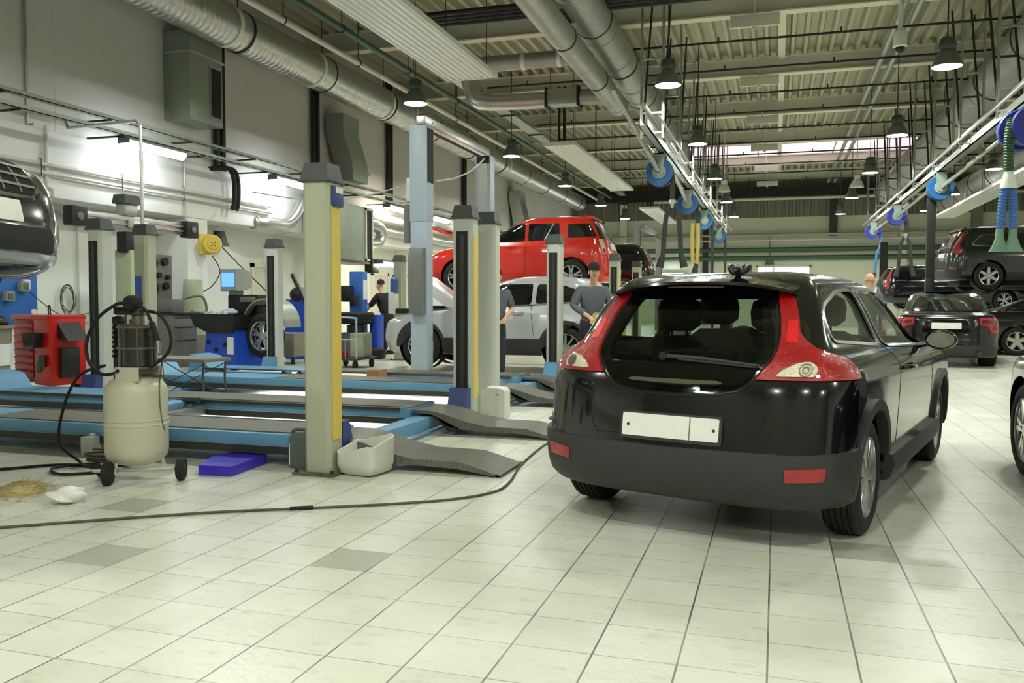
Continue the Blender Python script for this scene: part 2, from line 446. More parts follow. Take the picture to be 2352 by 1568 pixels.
def spiral_duct(name, x, z, r, y0, y1, label, m='galv', pitch=.15, bands=(), step=6.0, rod=True):
    t = thing(name, label, 'duct', (x, y0, z))
    Ln = y1-y0; prof = []; k = int(Ln/pitch)
    for i in range(k+1):
        y = i*Ln/k
        prof += [(r, y), (r, min(Ln, y+pitch*.78)), (r*1.014, min(Ln, y+pitch*.86))]
    MB().lathe(prof, 30, axis='y', cap=False).build('duct_shell', m, t)
    for yb in bands:
        MB().lathe([(r*1.0,-.06),(r*1.04,-.055),(r*1.04,-.03),(r*1.02,0),(r*1.04,.03),(r*1.04,.055),(r*1.0,.06)], 30, (0,yb-y0,0), 'y', cap=False).build('joint_band', 'panel_white' if m == 'galv' else m, t)
    yy = y0+step*.45
    while yy < y1:
        h = MB(); h.lathe([(r*1.02,-.02),(r*1.05,-.02),(r*1.05,.02),(r*1.02,.02)], 30, (0,yy-y0,0), 'y', cap=False)
        if rod: h.cyl((0,yy-y0,r),(0,yy-y0,8.1-z),.01,6)
        h.build('hanger_strap', 'pipe_black', t); yy += step
    return t
spiral_duct('ventilation_duct', -10.65, 6.78, .42, 7.0, 47.0, 'large round spiral duct running above the left wall', bands=(10.5,14.9,18.2,22.0,23.6,28.0,33.0), step=3.4)
spiral_duct('ventilation_duct', -3.96, 6.28, .25, 5.0, 22.0, 'narrower round duct left of the two running down the middle ceiling', 'galv_dark', bands=(17.8,21.0,21.7), step=3.2, rod=False)
wide_duct = spiral_duct('ventilation_duct', -3.75, 7.14, .40, 6.0, 46.0, 'wider round duct with a square grille, right of the two mid-ceiling ducts', 'galv_dark', bands=(18.4,20.4,22.8,24.0,28.0,32.0), step=3.4)
spiral_duct('ventilation_duct', 4.95, 6.6, .5, 8.0, 45.0, 'large round duct above the right row of blue hose reels', 'galv_dark', bands=(24.0,28.6,33.0,38.0), step=3.4)
spiral_duct('ventilation_duct', 8.0, 6.2, .55, 14.0, 47.0, 'round duct beside the white radiant panel at the far right', 'galv_dark', bands=(24.0,30.0,36.0), step=3.0)
g = MB(); g.box(-.57,-.13,9.75,10.65,-.41,-.11,.01); gb = g.build('grille_box', 'galv', wide_duct)
g = MB()
for i in range(9): g.box(-.55,-.15,9.8+i*.09,9.84+i*.09,-.435,-.41)
g.build('slats', 'steel_dark', gb)
# cross ducts
t = thing('cross_duct', 'short round duct crossing to the mid-ceiling duct, nearer of two', 'duct', (-6.9,17.95,6.45))
MB().tube([(0,0,0),(2.85,0,0)], .17, 20).build('duct_shell', 'galv_dark', t)
for x in (1.6,2.4): MB().lathe([(.17,-.05),(.185,-.04),(.185,.04),(.17,.05)],20,(x,0,0),'x',cap=False).build('joint_band','panel_white',t)
t = thing('cross_duct', 'round cross duct with elbow and silencer box, farther of two', 'duct', (-7.5,20.9,6.35))
MB().tube(cat([(-.15,-.1,.9),(-.1,0,.45),(.05,.02,.12),(.45,.05,0),(1.9,.2,0)],6), .21, 18).build('duct_shell', 'galv', t)
MB().box(1.9,2.75,-.02,.42,-.18,.22,.03).build('silencer_box', 'galv', t)
MB().tube([(2.75,.2,.02),(3.35,.25,.0)], .2, 18).build('duct_outlet', 'galv_dark', t)
for x in (1.88,2.7): MB().box(x,x+.05,-.05,.45,-.24,.26).build('strap', 'pipe_black', t)
def rods(*ps): return [((p[0],p[1],p[2]), (p[0],p[1],8.1)) for p in ps]
pipe('overhead_pipe', [(-9.5,6,6.86),(-9.5,47,6.86)], .065, 'pipe_cream', 'long cream pipe beside the large left duct', brackets=rods(*[(-9.5,y,6.86) for y in (12,15.2,18.4,21.6,24.8)]))
pipe('overhead_pipe', [(-8.85,6,7.0),(-8.85,47,7.0)], .07, 'pipe_green', 'long dark green pipe between cream pipe and cable tray', brackets=rods(*[(-8.85,y,7.0) for y in (13,16.4,19.8,23.2)]))
def tray(name, x, z, y0, y1, wd, label, m='galv'):
    t = thing(name, label, 'cable tray', (x,y0,z))
    mb = MB(); L_ = y1-y0
    mb.box(-wd/2,wd/2,0,L_,0,.008); mb.box(-wd/2,-wd/2+.008,0,L_,0,.07); mb.box(wd/2-.008,wd/2,0,L_,0,.07)
    mb.build('tray_channel', m, t)
    y = .6
    while y < L_:
        MB().box(-wd/2-.05,wd/2+.05,y,y+.04,-.04,-.001).build('cross_bracket', 'steel_dark', t)
        y += 3.2
    return t
tray('cable_tray', -8.15, 7.1, 6, 47, .42, 'perforated metal cable tray beside the dark green overhead pipe')
for i in range(4):
    pipe('heating_pipe', [(-8.0,17.1+i*.16,7.34-.02*i),(3.0,17.1+i*.16,7.34-.02*i)], .055, 'pipe_black', '%s of four black pipes crossing the roof above the nearest radiant panel' % ORD[i], group='black pipes across the roof')
# sprinkler lines across the hall
for k, y in enumerate((20.9, 23.4, 26.2, 28.8, 31.6, 34.2, 36.9, 39.6, 42.4, 45.0)):
    t = thing('sprinkler_pipe', '%s thin dark sprinkler pipe from the camera crossing under the roof deck' % ORD[k], 'pipe', (-8.0,y,7.36), 0, 'sprinkler pipes under the deck')
    MB().tube([(0,0,0),(19,0,0)], .028, 8).build('pipe_run', 'pipe_black', t)
    s = MB()
    for i in range(7): s.cyl((1.2+i*2.7,0,0),(1.2+i*2.7,0,.12),.018,6)
    s.build('sprinkler_heads', 'pipe_black', t)
for k, x in enumerate((2.45, 2.75)):
    pipe('conduit_run', [(x,9,7.45),(x,47,7.45)], .07, 'galv_dark', ('left' if k == 0 else 'right')+' one of two parallel dark conduits running under the roof deck', group='paired conduits under the roof')
t = thing('ceiling_sensor', 'pale cylindrical sensor on a rod hanging from the roof', 'sensor', (2.36,19.5,6.55))
MB().cyl((0,0,.3),(0,0,1.56),.05,12).build('rod', 'panel_white', t)
MB().lathe([(.02,.34),(.13,.3),(.14,.26),(.14,0),(.1,-.02)],18).build('housing', 'panel_white', t)
MB().sphere((0,0,-.03),.1,n=12).build('lens', 'black_plastic', t)

# ---------------------------------------------------------------- radiant panels
def radiant(x0, x1, y0, y1, z, label):
    t = thing('radiant_panel', label, 'heater panel', ((x0+x1)/2,(y0+y1)/2,z), 0, 'white radiant ceiling panels')
    wd, Ln = x1-x0, y1-y0; n = 9; prof = []
    for i in range(n):
        a = -wd/2+wd*i/n; p = wd/n
        prof += [(a,.0),(a+p*.3,.0),(a+p*.42,.045),(a+p*.72,.045),(a+p*.84,0)]
    prof.append((wd/2,0))
    prof += [(wd/2,.09),(-wd/2,.09)]
    MB().rings([[(a,-Ln/2,b) for a,b in prof],[(a,Ln/2,b) for a,b in prof]]).build('ribbed_plate', 'panel_white', t, smooth=0)
    MB().box(-wd/2-.02,wd/2+.02,-Ln/2-.03,-Ln/2,-.01,.1).build('end_strip', 'panel_white', t)
    MB().box(-wd/2-.02,wd/2+.02,Ln/2,Ln/2+.03,-.01,.1).build('end_strip', 'panel_white', t)
    k = int(Ln/3)
    for i in range(k+1):
        y = -Ln/2+.3+(Ln-.6)*i/max(1,k)
        r = MB(); r.cyl((-wd/2+.1,y,.09),(-wd/2+.1,y,8.1-z),.008,5); r.cyl((wd/2-.1,y,.09),(wd/2-.1,y,8.1-z),.008,5)
        r.build('hanger_rods', 'steel_dark', t)
    r = MB(); r.cyl((-.1,-Ln/2+.4,.09),(-.1,-Ln/2+.4,7.3-z),.04,8); r.cyl((.05,-Ln/2+.4,.09),(.05,-Ln/2+.4,7.3-z),.04,8)
    r.build('feed_pipes', 'pipe_black', t)
radiant(-6.28,-5.25,4.5,15.9,5.6,'nearest white ribbed radiant panel, cut by the top edge of the photo')
radiant(-6.28,-5.4,23.25,33.3,5.6,'white ribbed radiant panel above the red car, second in the left row')
radiant(-6.2,-5.3,40.1,48.0,5.6,'far white radiant panel beyond the left row of pendant lamps')
radiant(6.6,7.45,24.0,42.0,5.0,'white ribbed radiant panel hung over the right side bays')

# ---------------------------------------------------------------- bell pendant lamps
def lamp_proto():
    t = thing('pendant_lamp', 'x', 'lamp', (0,0,5.4), 0, 'bell pendant lamps')
    MB().lathe([(.25,0),(.24,.05),(.215,.13),(.17,.22),(.12,.28),(.11,.3),(.105,.3),(.16,.215),(.205,.125),(.23,.05),(.24,.0)],28,cap=False).build('shade', 'bell', t)
    MB().lathe([(.0,.022),(.236,.022),(.236,.012),(.0,.010)],28).build('diffuser', 'lamp_face', t)
    MB().lathe([(.1,.29),(.13,.3),(.15,.33),(.15,.4),(.13,.43),(.13,.48),(.1,.5),(.0,.5)],20).build('ballast_box', 'bell_box', t)
    MB().cyl((0,0,.5),(0,0,2.66),.012,6).build('suspension_rod', 'steel_dark', t)
    return t
lp = lamp_proto(); used = 0
rows = [(-7.3,'left',(16.7,23.5,30.0,36.5,42.6)), (-2.05,'middle',(16.7,23.1,29.7,36.7,43.1)), (2.8,'right',(16.8,23.3,29.7,36.6,43.1))]
first = True
for x, nm, ys in rows:
    for k, y in enumerate(ys):
        lb = '%s bell pendant lamp from the camera in the %s row' % (ORD[k], nm)
        if first: lp.location = (x,y,5.4); lp['label'] = lb; first = False
        else: dup(lp, (x,y,5.4), 0, lb)
for k, y in enumerate((30.0, 36.5, 42.7)):
    dup(lp, (6.4,y,5.4), 0, '%s bell pendant lamp in the far right row beyond the round duct' % ORD[k])
for x in (-7.3,-2.05,2.8,7.6):
    for y in (9.9, 1.2, -4.6):
        dup(lp, (x,y,5.5), 0, 'bell pendant lamp of the same rows, nearer than the picture shows', 'bell pendant lamps above the frame')
for y in (16.7,23.3):
    dup(lp, (11.2,y,5.5), 0, 'bell pendant lamp over the right side bays, outside the picture', 'bell pendant lamps outside the frame')
# two white bell lamps hung lower on long rods
for k, (x, y, z) in enumerate(((-1.95,35.2,5.5),(2.7,35.2,5.5))):
    t = thing('pendant_lamp', 'unlit-looking white bell lamp on a long rod in the %s row' % ('middle','right')[k], 'lamp', (x,y-2,z-.1), 0, 'white bell lamps')
    MB().lathe([(.24,0),(.225,.08),(.17,.2),(.1,.28),(.095,.28),(.16,.195),(.21,.08),(.225,0)],24,cap=False).build('shade', 'panel_white', t)
    MB().lathe([(.08,.28),(.11,.3),(.12,.36),(.1,.42),(.02,.44)],16).build('ballast_box', 'panel_white', t)
    MB().cyl((0,0,.44),(0,0,2.7),.014,6).build('suspension_rod', 'flange_paint', t)
# ---------------------------------------------------------------- fixtures on the left wall
def brackets_tray(x, z, y0, y1, label):
    t = thing('lighting_rail', label, 'cable tray', (x,y0,z), 0, 'steel rails along the left wall')
    L_ = y1-y0; mb = MB()
    mb.box(-.06,.06,0,L_,0,.012); mb.box(-.06,-.05,0,L_,0,.07); mb.box(.05,.06,0,L_,0,.07)
    mb.build('rail_channel', 'galv_green', t)
    y = 1.0
    while y < L_:
        b = MB(); b.box(-.75 if x > -11.1 else -.5,-.06,y-.02,y+.02,-.03,.0); b.box(-.1,.08,y-.02,y+.02,-.03,.0)
        b.build('wall_bracket', 'steel_dark', t); y += 2.15
    return t
brackets_tray(-11.2, 4.42, 7, 34, 'upper of two perforated steel rails bracketed along the left wall')
brackets_tray(-10.9, 4.13, 7, 34, 'lower perforated steel rail along the left wall carrying tube lights')
def tube_light(loc, rz, label, face='tube_face', Ln=1.55):
    t = thing('fluorescent_light', label, 'tube light', loc, rz, 'tube lights along the left wall')
    b = MB(); b.box(-.1,.1,-Ln/2,Ln/2,.03,.09,.01); b.build('housing', 'plastic_grey', t)
    s = MB(); prof = [(.105*math.cos(a), .03+.12*math.sin(a)) for a in [PI+i*PI/10 for i in range(11)]]
    s.rings([[(a,y,b_) for a,b_ in prof] for y in (-Ln/2+.02, -Ln/2+.06, Ln/2-.06, Ln/2-.02)])
    s.build('diffuser', face, t)
    MB().box(-.115,.115,-Ln/2-.01,-Ln/2+.03,-.03,.09,.01).build('end_cap', 'plastic_grey', t); MB().box(-.115,.115,Ln/2-.03,Ln/2+.01,-.03,.09,.01).build('end_cap', 'plastic_grey', t)
tl = [(13.1,'nearest tube light on the left wall rail, beside the bent conduit','tube_face'),(17.7,'tube light half hidden behind the nearest beige lift post cap','tube_face'),(23.6,'warm tube light just left of the tall two-post lift column','tube_warm'),(26.9,'warm tube light just right of the tall two-post lift column','tube_warm'),(31.0,'farthest warm tube light on the left wall rail','tube_warm')]
for y, lb, f_ in tl: tube_light((-10.9,y,4.03), 0, lb, f_)
tube_light((-10.65,22.6,2.34), 0, 'low tube light on the wall above the mechanic at the tyre changer', 'tube_warm')
for z, lb in ((3.5,'upper'),(3.36,'lower')):
    pipe('wall_pipe', [(-11.52,5,z),(-11.52,17.8,z)], .032, 'pipe_white', lb+' of two white pipes clipped along the white wall beam')
t = thing('pipe_clips', 'thin wire clips holding the two white pipes on the white wall beam', 'clip', (-11.5,8,3.43))
for y in (0.6,3.1,4.9,6.6,8.4): MB().tube([(0,y,.14),(.05,y,.14),(.05,y,-.14),(0,y,-.14)], .008, 6).build('clip', 'steel_dark', t)
def conduit(pts, r, m, label, cat_='conduit', sm=0):
    o = Vector(pts[0]); p = [Vector(q)-o for q in pts]
    if sm: p = cat(p, sm)
    return solo('wall_conduit', MB().tube(p, r, 8), m, label, cat_, o)
conduit([(-11.68,11.05,8.0),(-11.68,11.07,4.12),(-11.55,11.07,4.12)], .025, 'galv_dark', 'thin conduit dropping down the upper grey wall at far left')
conduit([(-11.55,11.3,4.14),(-11.55,11.3,3.14),(-11.55,11.4,3.12),(-11.55,11.42,2.99)], .03, 'pipe_white', 'short white conduit with elbow crossing the two white pipes')
conduit([(-11.55,14.6,4.1),(-11.55,14.76,4.08),(-11.55,14.76,2.9),(-12.3,14.2,2.85)], .02, 'galv_dark', 'grey conduit running down the beam beside the white pilaster')
conduit([(-7.88,9.22,2.24),(-7.88,9.22,3.52),(-8.0,9.28,3.6),(-10.8,11.0,4.0),(-10.9,11.05,4.15)], .022, 'galv', 'tall bent conduit rising from the right-hand post pair to the wall rail')
conduit([(-11.5,19.3,4.1),(-11.5,19.3,3.0),(-11.9,18.6,2.9),(-11.9,18.6,2.3)], .035, 'pipe_white', 'white conduit with bend beside the flexible silver pipe')
for k, y in enumerate((15.95, 20.0, 24.5, 31.2)):
    for j in range(2):
        pipe('drain_pipe', [(-11.64,y+j*.2,8.1),(-11.64,y+j*.2,4.1)], .065, 'pipe_black', ('left','right')[j]+' dark drain pipe of the %s pair on the upper wall from the camera' % ORD[k])
t = thing('hanging_hoses', 'pair of thick black hoses looping off the wall beam below the rails', 'hose', (-11.35,16.1,3.3))
for j in range(2):
    MB().tube(cat([(-.3,-.45,.78),(0,-.2+j*.14,.82),(.02,0+j*.14,.6),(.02,0+j*.14,.1),(0,-.05+j*.14,-.05)],6), .05, 10).build('hose', 'rubber', t)
# wall pipes with fitting under the beam
conduit([(-12.3,9.6,2.82),(-12.3,12.2,2.84),(-12.3,12.6,2.7),(-12.3,13.4,2.72),(-12.3,14.8,2.7)], .03, 'galv_dark', 'grey pipe with offsets under the white wall beam')
conduit([(-12.35,12.75,3.0),(-12.35,12.75,.9),(-12.2,12.85,.85)], .02, 'pipe_white', 'thin white conduit down the wall behind the slotted post')
conduit([(-12.3,15.9,2.95),(-12.3,15.9,.6)], .015, 'pipe_black', 'thin black conduit beside the yellow cable reel')
conduit([(-12.3,16.8,3.5),(-12.3,16.8,2.95)], .02, 'pipe_white', 'short conduit above the grey wall siren horn')
# wall duct drops
t = thing('air_outlet', 'square grey air outlet drop with dark side grille, high on left wall', 'duct', (-11.74,14.4,4.86))
MB().box(0,.62,0,1.05,0,1.75,.01).build('duct_box', 'galv_green', t)
MB().box(.6,.64,.62,.98,.12,1.2).build('grille_frame', 'galv', t)
MB().box(.62,.655,.66,.95,.17,1.15).build('grille', 'black_plastic', t)
MB().box(.0,.66,-.02,1.07,1.3,1.34).build('flange', 'galv', t)
t = thing('air_outlet', 'offset grey duct drop bending down behind the nearest beige post cap', 'duct', (-11.74,21.1,4.3))
def sduct(secs): # (y, z, halfdepth)
    return MB().rings([[(x0,y-.45,z),(x1,y-.45,z),(x1,y+.45,z),(x0,y+.45,z)] for x0,x1,y,z in secs])
sduct([(.1,.62,.0,1.98),(.1,.62,0,1.5),(.15,.7,.35,.75),(.15,.7,.4,.25)]).build('duct_body', 'galv_green', t)
MB().box(.1,.74,-.09,.9,.5,.56).build('flange', 'galv_green', t)
t = thing('air_outlet', 'duct drop on the left wall far behind the two-post lift', 'duct', (-11.74,37.6,4.3))
sduct([(.1,.62,.0,1.98),(.1,.62,0,1.5),(.15,.7,.35,.75),(.15,.7,.4,.25)]).build('duct_body', 'galv', t)
t = thing('extractor_box', 'green-grey extractor box with framed slot right of the nearest beige post', 'duct', (-11.2,19.6,2.35))
MB().box(-.4,.35,0,2.2,0,1.5,.02).build('box', 'galv_green', t)
f = MB(); f.box(.35,.39,1.75,1.8,.03,1.47); f.box(.35,.39,2.13,2.18,.03,1.47); f.box(.35,.39,1.75,2.18,.03,.08); f.box(.35,.39,1.75,2.18,1.42,1.47); f.build('slot_frame', 'flange_paint', t)
MB().box(.34,.36,1.8,2.13,.08,1.42).build('slot', 'slot_dark', t)
MB().box(-.4,.4,-.05,2.25,-.06,0).build('bottom_rail', 'steel_dark', t)
MB().tube(cat([(.0,2.2,1.1),(.1,2.9,1.1),(.1,3.3,.95),(.05,3.1,.6),(0,2.2,.55)],6), .16, 14).build('elbow_pipe', 'galv', t)
pipe('wall_pipe', [(-11.3,19.7,3.72),(-11.3,44,3.72)], .14, 'pipe_cream', 'thick cream pipe running along the wall above the extractor box')
pipe('wall_pipe', [(-11.25,20.5,3.36),(-11.25,44,3.36)], .09, 'galv', 'silver pipe running below the thick cream wall pipe')
t = thing('flexible_duct', 'silver corrugated flexible pipe bending into the end of the white beam', 'duct', (-11.45,17.6,3.1))
pp = cat([(-.2,-.3,.0),(0,.0,.0),(.1,.6,.02),(.15,1.0,.3),(.15,1.3,.7)],9); n_ = len(pp)-1
MB().tube(pp, lambda u: .13+.008*(int(u*n_) % 2), 14).build('pipe_run', 'galv', t)
MB().lathe([(.13,-.03),(.17,-.02),(.17,.02),(.13,.03)],14,(-.2,-.3,0),'y').build('collar', 'galv', t)
# sockets board, coil, reel, siren
t = thing('socket_board', 'blue wall board with grey sockets and cables, behind the red toolbox', 'board', (-12.38,11.2,1.0))
MB().box(0,.03,-.9,.62,-.2,.74,.005).build('board', 'board_blue', t)
for y, z in ((-.1,.25),(.2,.42)):
    s = MB(); s.box(.03,.14,y,y+.17,z,z+.17,.015); s.build('socket', 'crt_grey', t)
    MB().box(.14,.155,y+.03,y+.14,z+.03,z+.14,.005).build('socket_lid', 'plastic_grey', t)
MB().box(.03,.1,.3,.42,.45,.62,.01).build('plug_box', 'plastic_white', t)
MB().tube(cat([(.1,.35,.45),(.12,.6,.25),(.08,1.1,0),(.08,1.7,.02),(.06,2.1,.12)],6), .008, 6).build('cable', 'rubber', t)
t = thing('cable_coil', 'loosely coiled grey cable hanging on the wall left of the slotted post', 'cable', (-12.36,12.45,1.28))
pts = []
for i in range(90):
    a = i*2*PI/22; rr = .2+.03*math.sin(i*.37); pts.append((.02+.0006*i, math.cos(a)*rr*.75, math.sin(a)*rr*1.2))
MB().tube(pts, .007, 6).build('coil', 'cable_grey', t)
MB().cyl((0,0,.26),(.09,0,.26),.012,6).build('hook', 'steel_dark', t)
t = thing('cable_reel', 'round yellow cable reel mounted on the white wall', 'reel', (-11.42,15.40,2.45), -.65)
MB().lathe([(0,.16),(.11,.16),(.12,.14),(.175,.14),(.195,.12),(.195,-.02),(0,-.02)],28,axis='x').build('drum', 'yellow_paint', t)
MB().box(-.16,-.02,-.23,.02,-.21,.22,.01).build('mount_plate', 'yellow_paint', t)
h = MB()
for a in range(4): h.cyl((.161,.05*math.cos(a*PI/2+.8),.05*math.sin(a*PI/2+.8)),(.163,.05*math.cos(a*PI/2+.8),.05*math.sin(a*PI/2+.8)),.014,8)
h.cyl((.161,0,0),(.163,0,0),.014,8); h.build('vent_holes', 'slot_dark', t)
MB().tube(cat([(.1,.2,-.05),(.35,.5,-.45),(.7,.9,-.95),(.85,1.1,-1.25)],8), .011, 6).build('cable', 'rubber', t)
MB().tube(cat([(.05,.0,-.23),(.1,.15,-.55),(.1,.0,-.85),(.05,-.2,-1.0)],8), .01, 6).build('cable', 'rubber', t)
t = thing('wall_siren', 'grey bell-shaped horn on the wall right of the yellow reel', 'horn', (-12.2,16.85,2.62))
MB().lathe([(.17,-.1),(.12,.0),(.09,.12),(.075,.2),(.07,.24),(.0,.25)],20).build('horn', 'plastic_grey', t)
MB().box(-.18,-.05,-.04,.04,.15,.25).build('bracket', 'steel_dark', t)
solo('glove_hook', MB().box(0,.05,-.05,.05,-.1,.06,.01).box(.0,.06,-.12,.12,-.02,.03,.01).box(0,.05,-.03,.03,-.3,-.1,.01), 'black_plastic', 'small black tool clip hanging on the cable beside the blue balancer', 'clip', (-12.1,15.6,1.55))
solo('wall_panel', MB().box(0,.03,0,.42,0,.6,.005), 'board_blue', 'small blue board on the white wall behind the computer monitor', 'board', (-12.38,17.4,1.3))

# ---------------------------------------------------------------- exhaust rails and hose reels
def rail(x, z, y0, y1, side, label):
    t = thing('exhaust_rail', label, 'rail', (x,y0,z)); L_ = y1-y0
    mb = MB(); mb.box(-.08,.08,0,L_,0,.03); mb.box(-.08,-.065,0,L_,0,.16); mb.box(.065,.08,0,L_,0,.16)
    mb.build('rail_profile', 'galv', t)
    mb = MB(); mb.tube([(0,0,.42),(0,L_,.42)], .05, 10); mb.build('air_pipe', 'galv', t)
    mb = MB(); mb.cyl((-.3,0,.12),(-.3,L_,.12),.025,6); mb.cyl((.3,0,.2),(.3,L_,.2),.025,6); mb.build('cable_conduit', 'galv_dark', t)
    y = 1.2; k = 0
    while y < L_:
        h = MB()
        for dx in (-.22,.22):
            h.box(dx-.025,dx+.025,y-.01,y+.01,.0,3.4); h.box(dx-.025,dx-.018,y-.03,y+.03,0,3.4)
        for dz in (.1,.5,1.6): h.box(-.24,.24,y-.02,y+.02,dz,dz+.04)
        h.build('hanger_frame', 'galv', t)
        b = MB(); b.bar((-.2,y+.1,.3),(-.2,y+1.4,3.4),.04,.04); b.bar((.2,y+.1,.3),(.2,y+1.4,3.4),.04,.04); b.box(-.22,.22,y+.5,y+.54,1.2,1.24)
        b.build('diagonal_brace', 'steel_dark', t)
        y += 3.3; k += 1
rail(-2.5, 4.62, 16.6, 44, -1, 'left overhead exhaust rail on lattice hangers with green-blue reels')
rail(4.0, 4.62, 6.5, 42, 1, 'right overhead exhaust rail on lattice hangers along big duct')
def hose_reel(x, y, z, ring, hose, label, drop, pipe_to, kind='y', noz='hose_black'):
    t = thing('hose_reel', label, 'hose reel', (x,y,z))
    MB().lathe([(.12,-.14),(.3,-.16),(.31,-.14),(.31,-.09),(.22,-.08),(.22,.08),(.31,.09),(.31,.14),(.3,.16),(.12,.14)], 36, axis='y').build('drum', ring, t)
    MB().lathe([(.0,-.18),(.15,-.18),(.16,-.165),(.16,-.13)], 24, axis='y').build('hub', 'bracket_green', t)
    MB().lathe([(.20,-.07),(.285,-.07),(.285,.07),(.20,.07)], 30, axis='y').build('wound_hose', hose, t)
    b = MB(); b.prism(rpoly([(-.13,.41),(.13,.41),(.1,-.06),(.0,-.12),(-.1,-.06)],.05), .02, 'xz', -.22)
    b.box(-.13,.13,-.22,.2,.385,.41); b.box(-.13,.13,.18,.2,-.1,.4); b.build('bracket_plate', 'bracket_green', t)
    if pipe_to: MB().tube(cat([(.0,-.24,0),Vector(pipe_to)*.5,pipe_to],4), .055, 12).build('suction_pipe', 'galv', t)
    s = .27
    zt = drop
    h = MB(); n_ = 0
    if kind == 'y':
        m1 = -drop*.38
        h.tube([(s,0,-.02),(s+.02,0,-.2),(s+.02,0,m1)], .055, 10)
        for q in (-1,1):
            h.tube(cat([(s+.02,0,m1),(s+.02+q*.12,0,m1-.22),(s+.02+q*.17,0,m1-.6),(s+.02+q*.2,0,-drop)],6), .055, 10)
    elif kind == 'i':
        h.tube(cat([(s,0,0),(s+.02,0,-.4),(s+.03,0,-drop*.6),(s,0,-drop)],6), .05, 10)
    if kind: h.build('drop_hose', hose, t)
    if kind == 'y':
        MB().lathe([(.06,-.1),(.07,.08)],12,(s+.02,0,m1)).build('hose_clamp', 'galv', t)
        for q in (-1,1):
            e = s+.02+q*.2
            MB().tube([(e,0,-drop),(e+q*.03,0,-drop-.1),(e+q*.08,0,-drop-.3)], .055, 10, .09).build('nozzle', noz, t)
    elif kind == 'i':
        MB().tube([(s,0,-drop),(s-.08,0,-drop-.35)], .055, 10, .085).build('nozzle', noz, t)
    return t
hose_reel(-2.58,19.7,4.2,'reel_blue','hose_black','nearest left hose reel, blue, with black forked hose hanging down',1.85,(-.9,-1.0,1.7))
hose_reel(-2.58,26.1,4.2,'reel_blue','hose_black','second blue hose reel on the left rail, yellow hose below',2.0,(-.2,-3.4,.8),'i')
hose_reel(-2.55,31.9,4.2,'reel_blue','hose_black','third blue hose reel on the left rail with single black hose',2.4,None,'i')
hose_reel(-2.52,39.5,4.2,'reel_blue','hose_black','fourth and farthest blue hose reel on the left rail',2.0,None,'i')
t = thing('exhaust_hose', 'yellow exhaust hose with torn nozzle beneath the second left reel', 'hose', (-2.34,26.0,3.6))
for q in (-.07,.07): MB().tube(cat([(q,0,0),(q*1.2,0,-.5),(q+.0,0,-1.0),(q*.6,0,-1.2)],6), .06, 10).build('hose', 'hose_yellow', t)
MB().tube([(.04,0,-1.2),(-.05,0,-1.6)], .06, 10, .1).build('nozzle', 'hose_black', t)
f = MB()
for i in range(5): f.bar((.02,0,-1.3-.06*i),(.12+.02*(i%3),0,-1.28-.07*i),.012,.012)
f.build('frayed_wires', 'hose_black', t)
# right rail: the near double reel with a ribbed green and blue hose
t = thing('hose_reel', 'large near double hose reel at right edge with ribbed green-blue hoses', 'hose reel', (4.05,16.6,4.2))
for yo in (-.32,.05):
    MB().lathe([(.12,-.05),(.33,-.07),(.35,-.05),(.35,.05),(.33,.07),(.12,.05)], 36, (.0 if yo<0 else -.12,yo,0), 'y').build('flange_disc', 'reel_navy', t)
MB().lathe([(.2,-.13),(.28,-.12),(.28,.12),(.2,.13)], 30, (-.08,-.13,0), 'y').build('wound_hose', 'hose_green', t)
b = MB(); b.box(-.12,.3,-.42,-.39,-.05,.41); b.box(-.12,.3,-.42,.2,.36,.41); b.build('bracket_plate', 'bracket_green', t)
def ribbed(pts, r, n=10):
    P = cat(pts, 14); k = len(P)-1
    return MB().tube(P, lambda u: r*(1.12 if int(u*k) % 2 else .9), n)
ribbed([(-.3,-.25,.15),(-.36,-.3,-.1),(-.36,-.3,-.4),(-.35,-.3,-.72)], .075).build('ribbed_hose', 'hose_green', t)
MB().lathe([(.07,.12),(.12,-.05),(.13,-.16)],14,(-.35,-.3,-.86)).build('fork_joint', 'plastic_white', t)
for q in (-1,1):
    ribbed([(-.35+q*.06,-.3,-1.0),(-.35+q*.085,-.3,-1.3),(-.36+q*.09,-.3,-1.7)], .065).build('ribbed_hose', 'hose_blue', t)
    n2 = MB(); a = -.36+q*.1
    n2.rings([[(a+math.cos(i*PI/6)*rx,-.3+math.sin(i*PI/6)*ry,z) for i in range(12)] for rx,ry,z in ((.06,.06,-1.7),(.07,.07,-1.85),(.12,.06,-2.0),(.17,.05,-2.08))])
    n2.build('nozzle', 'nozzle_green', t)
hose_reel(3.98,24.4,4.2,'reel_blue','hose_black','pale blue hose reel on the right rail in front of the dark column',2.4,(1.0,-2.0,.9),None)
hose_reel(3.88,31.9,4.2,'reel_navy','hose_black','navy hose reel on the right rail with forked dark hose',1.75,(1.0,-2.4,.9))
hose_reel(3.8,38.5,4.2,'reel_navy','hose_blue','farthest navy hose reel on the right rail with bluish forked hose',1.7,(1.0,-2.4,.9))

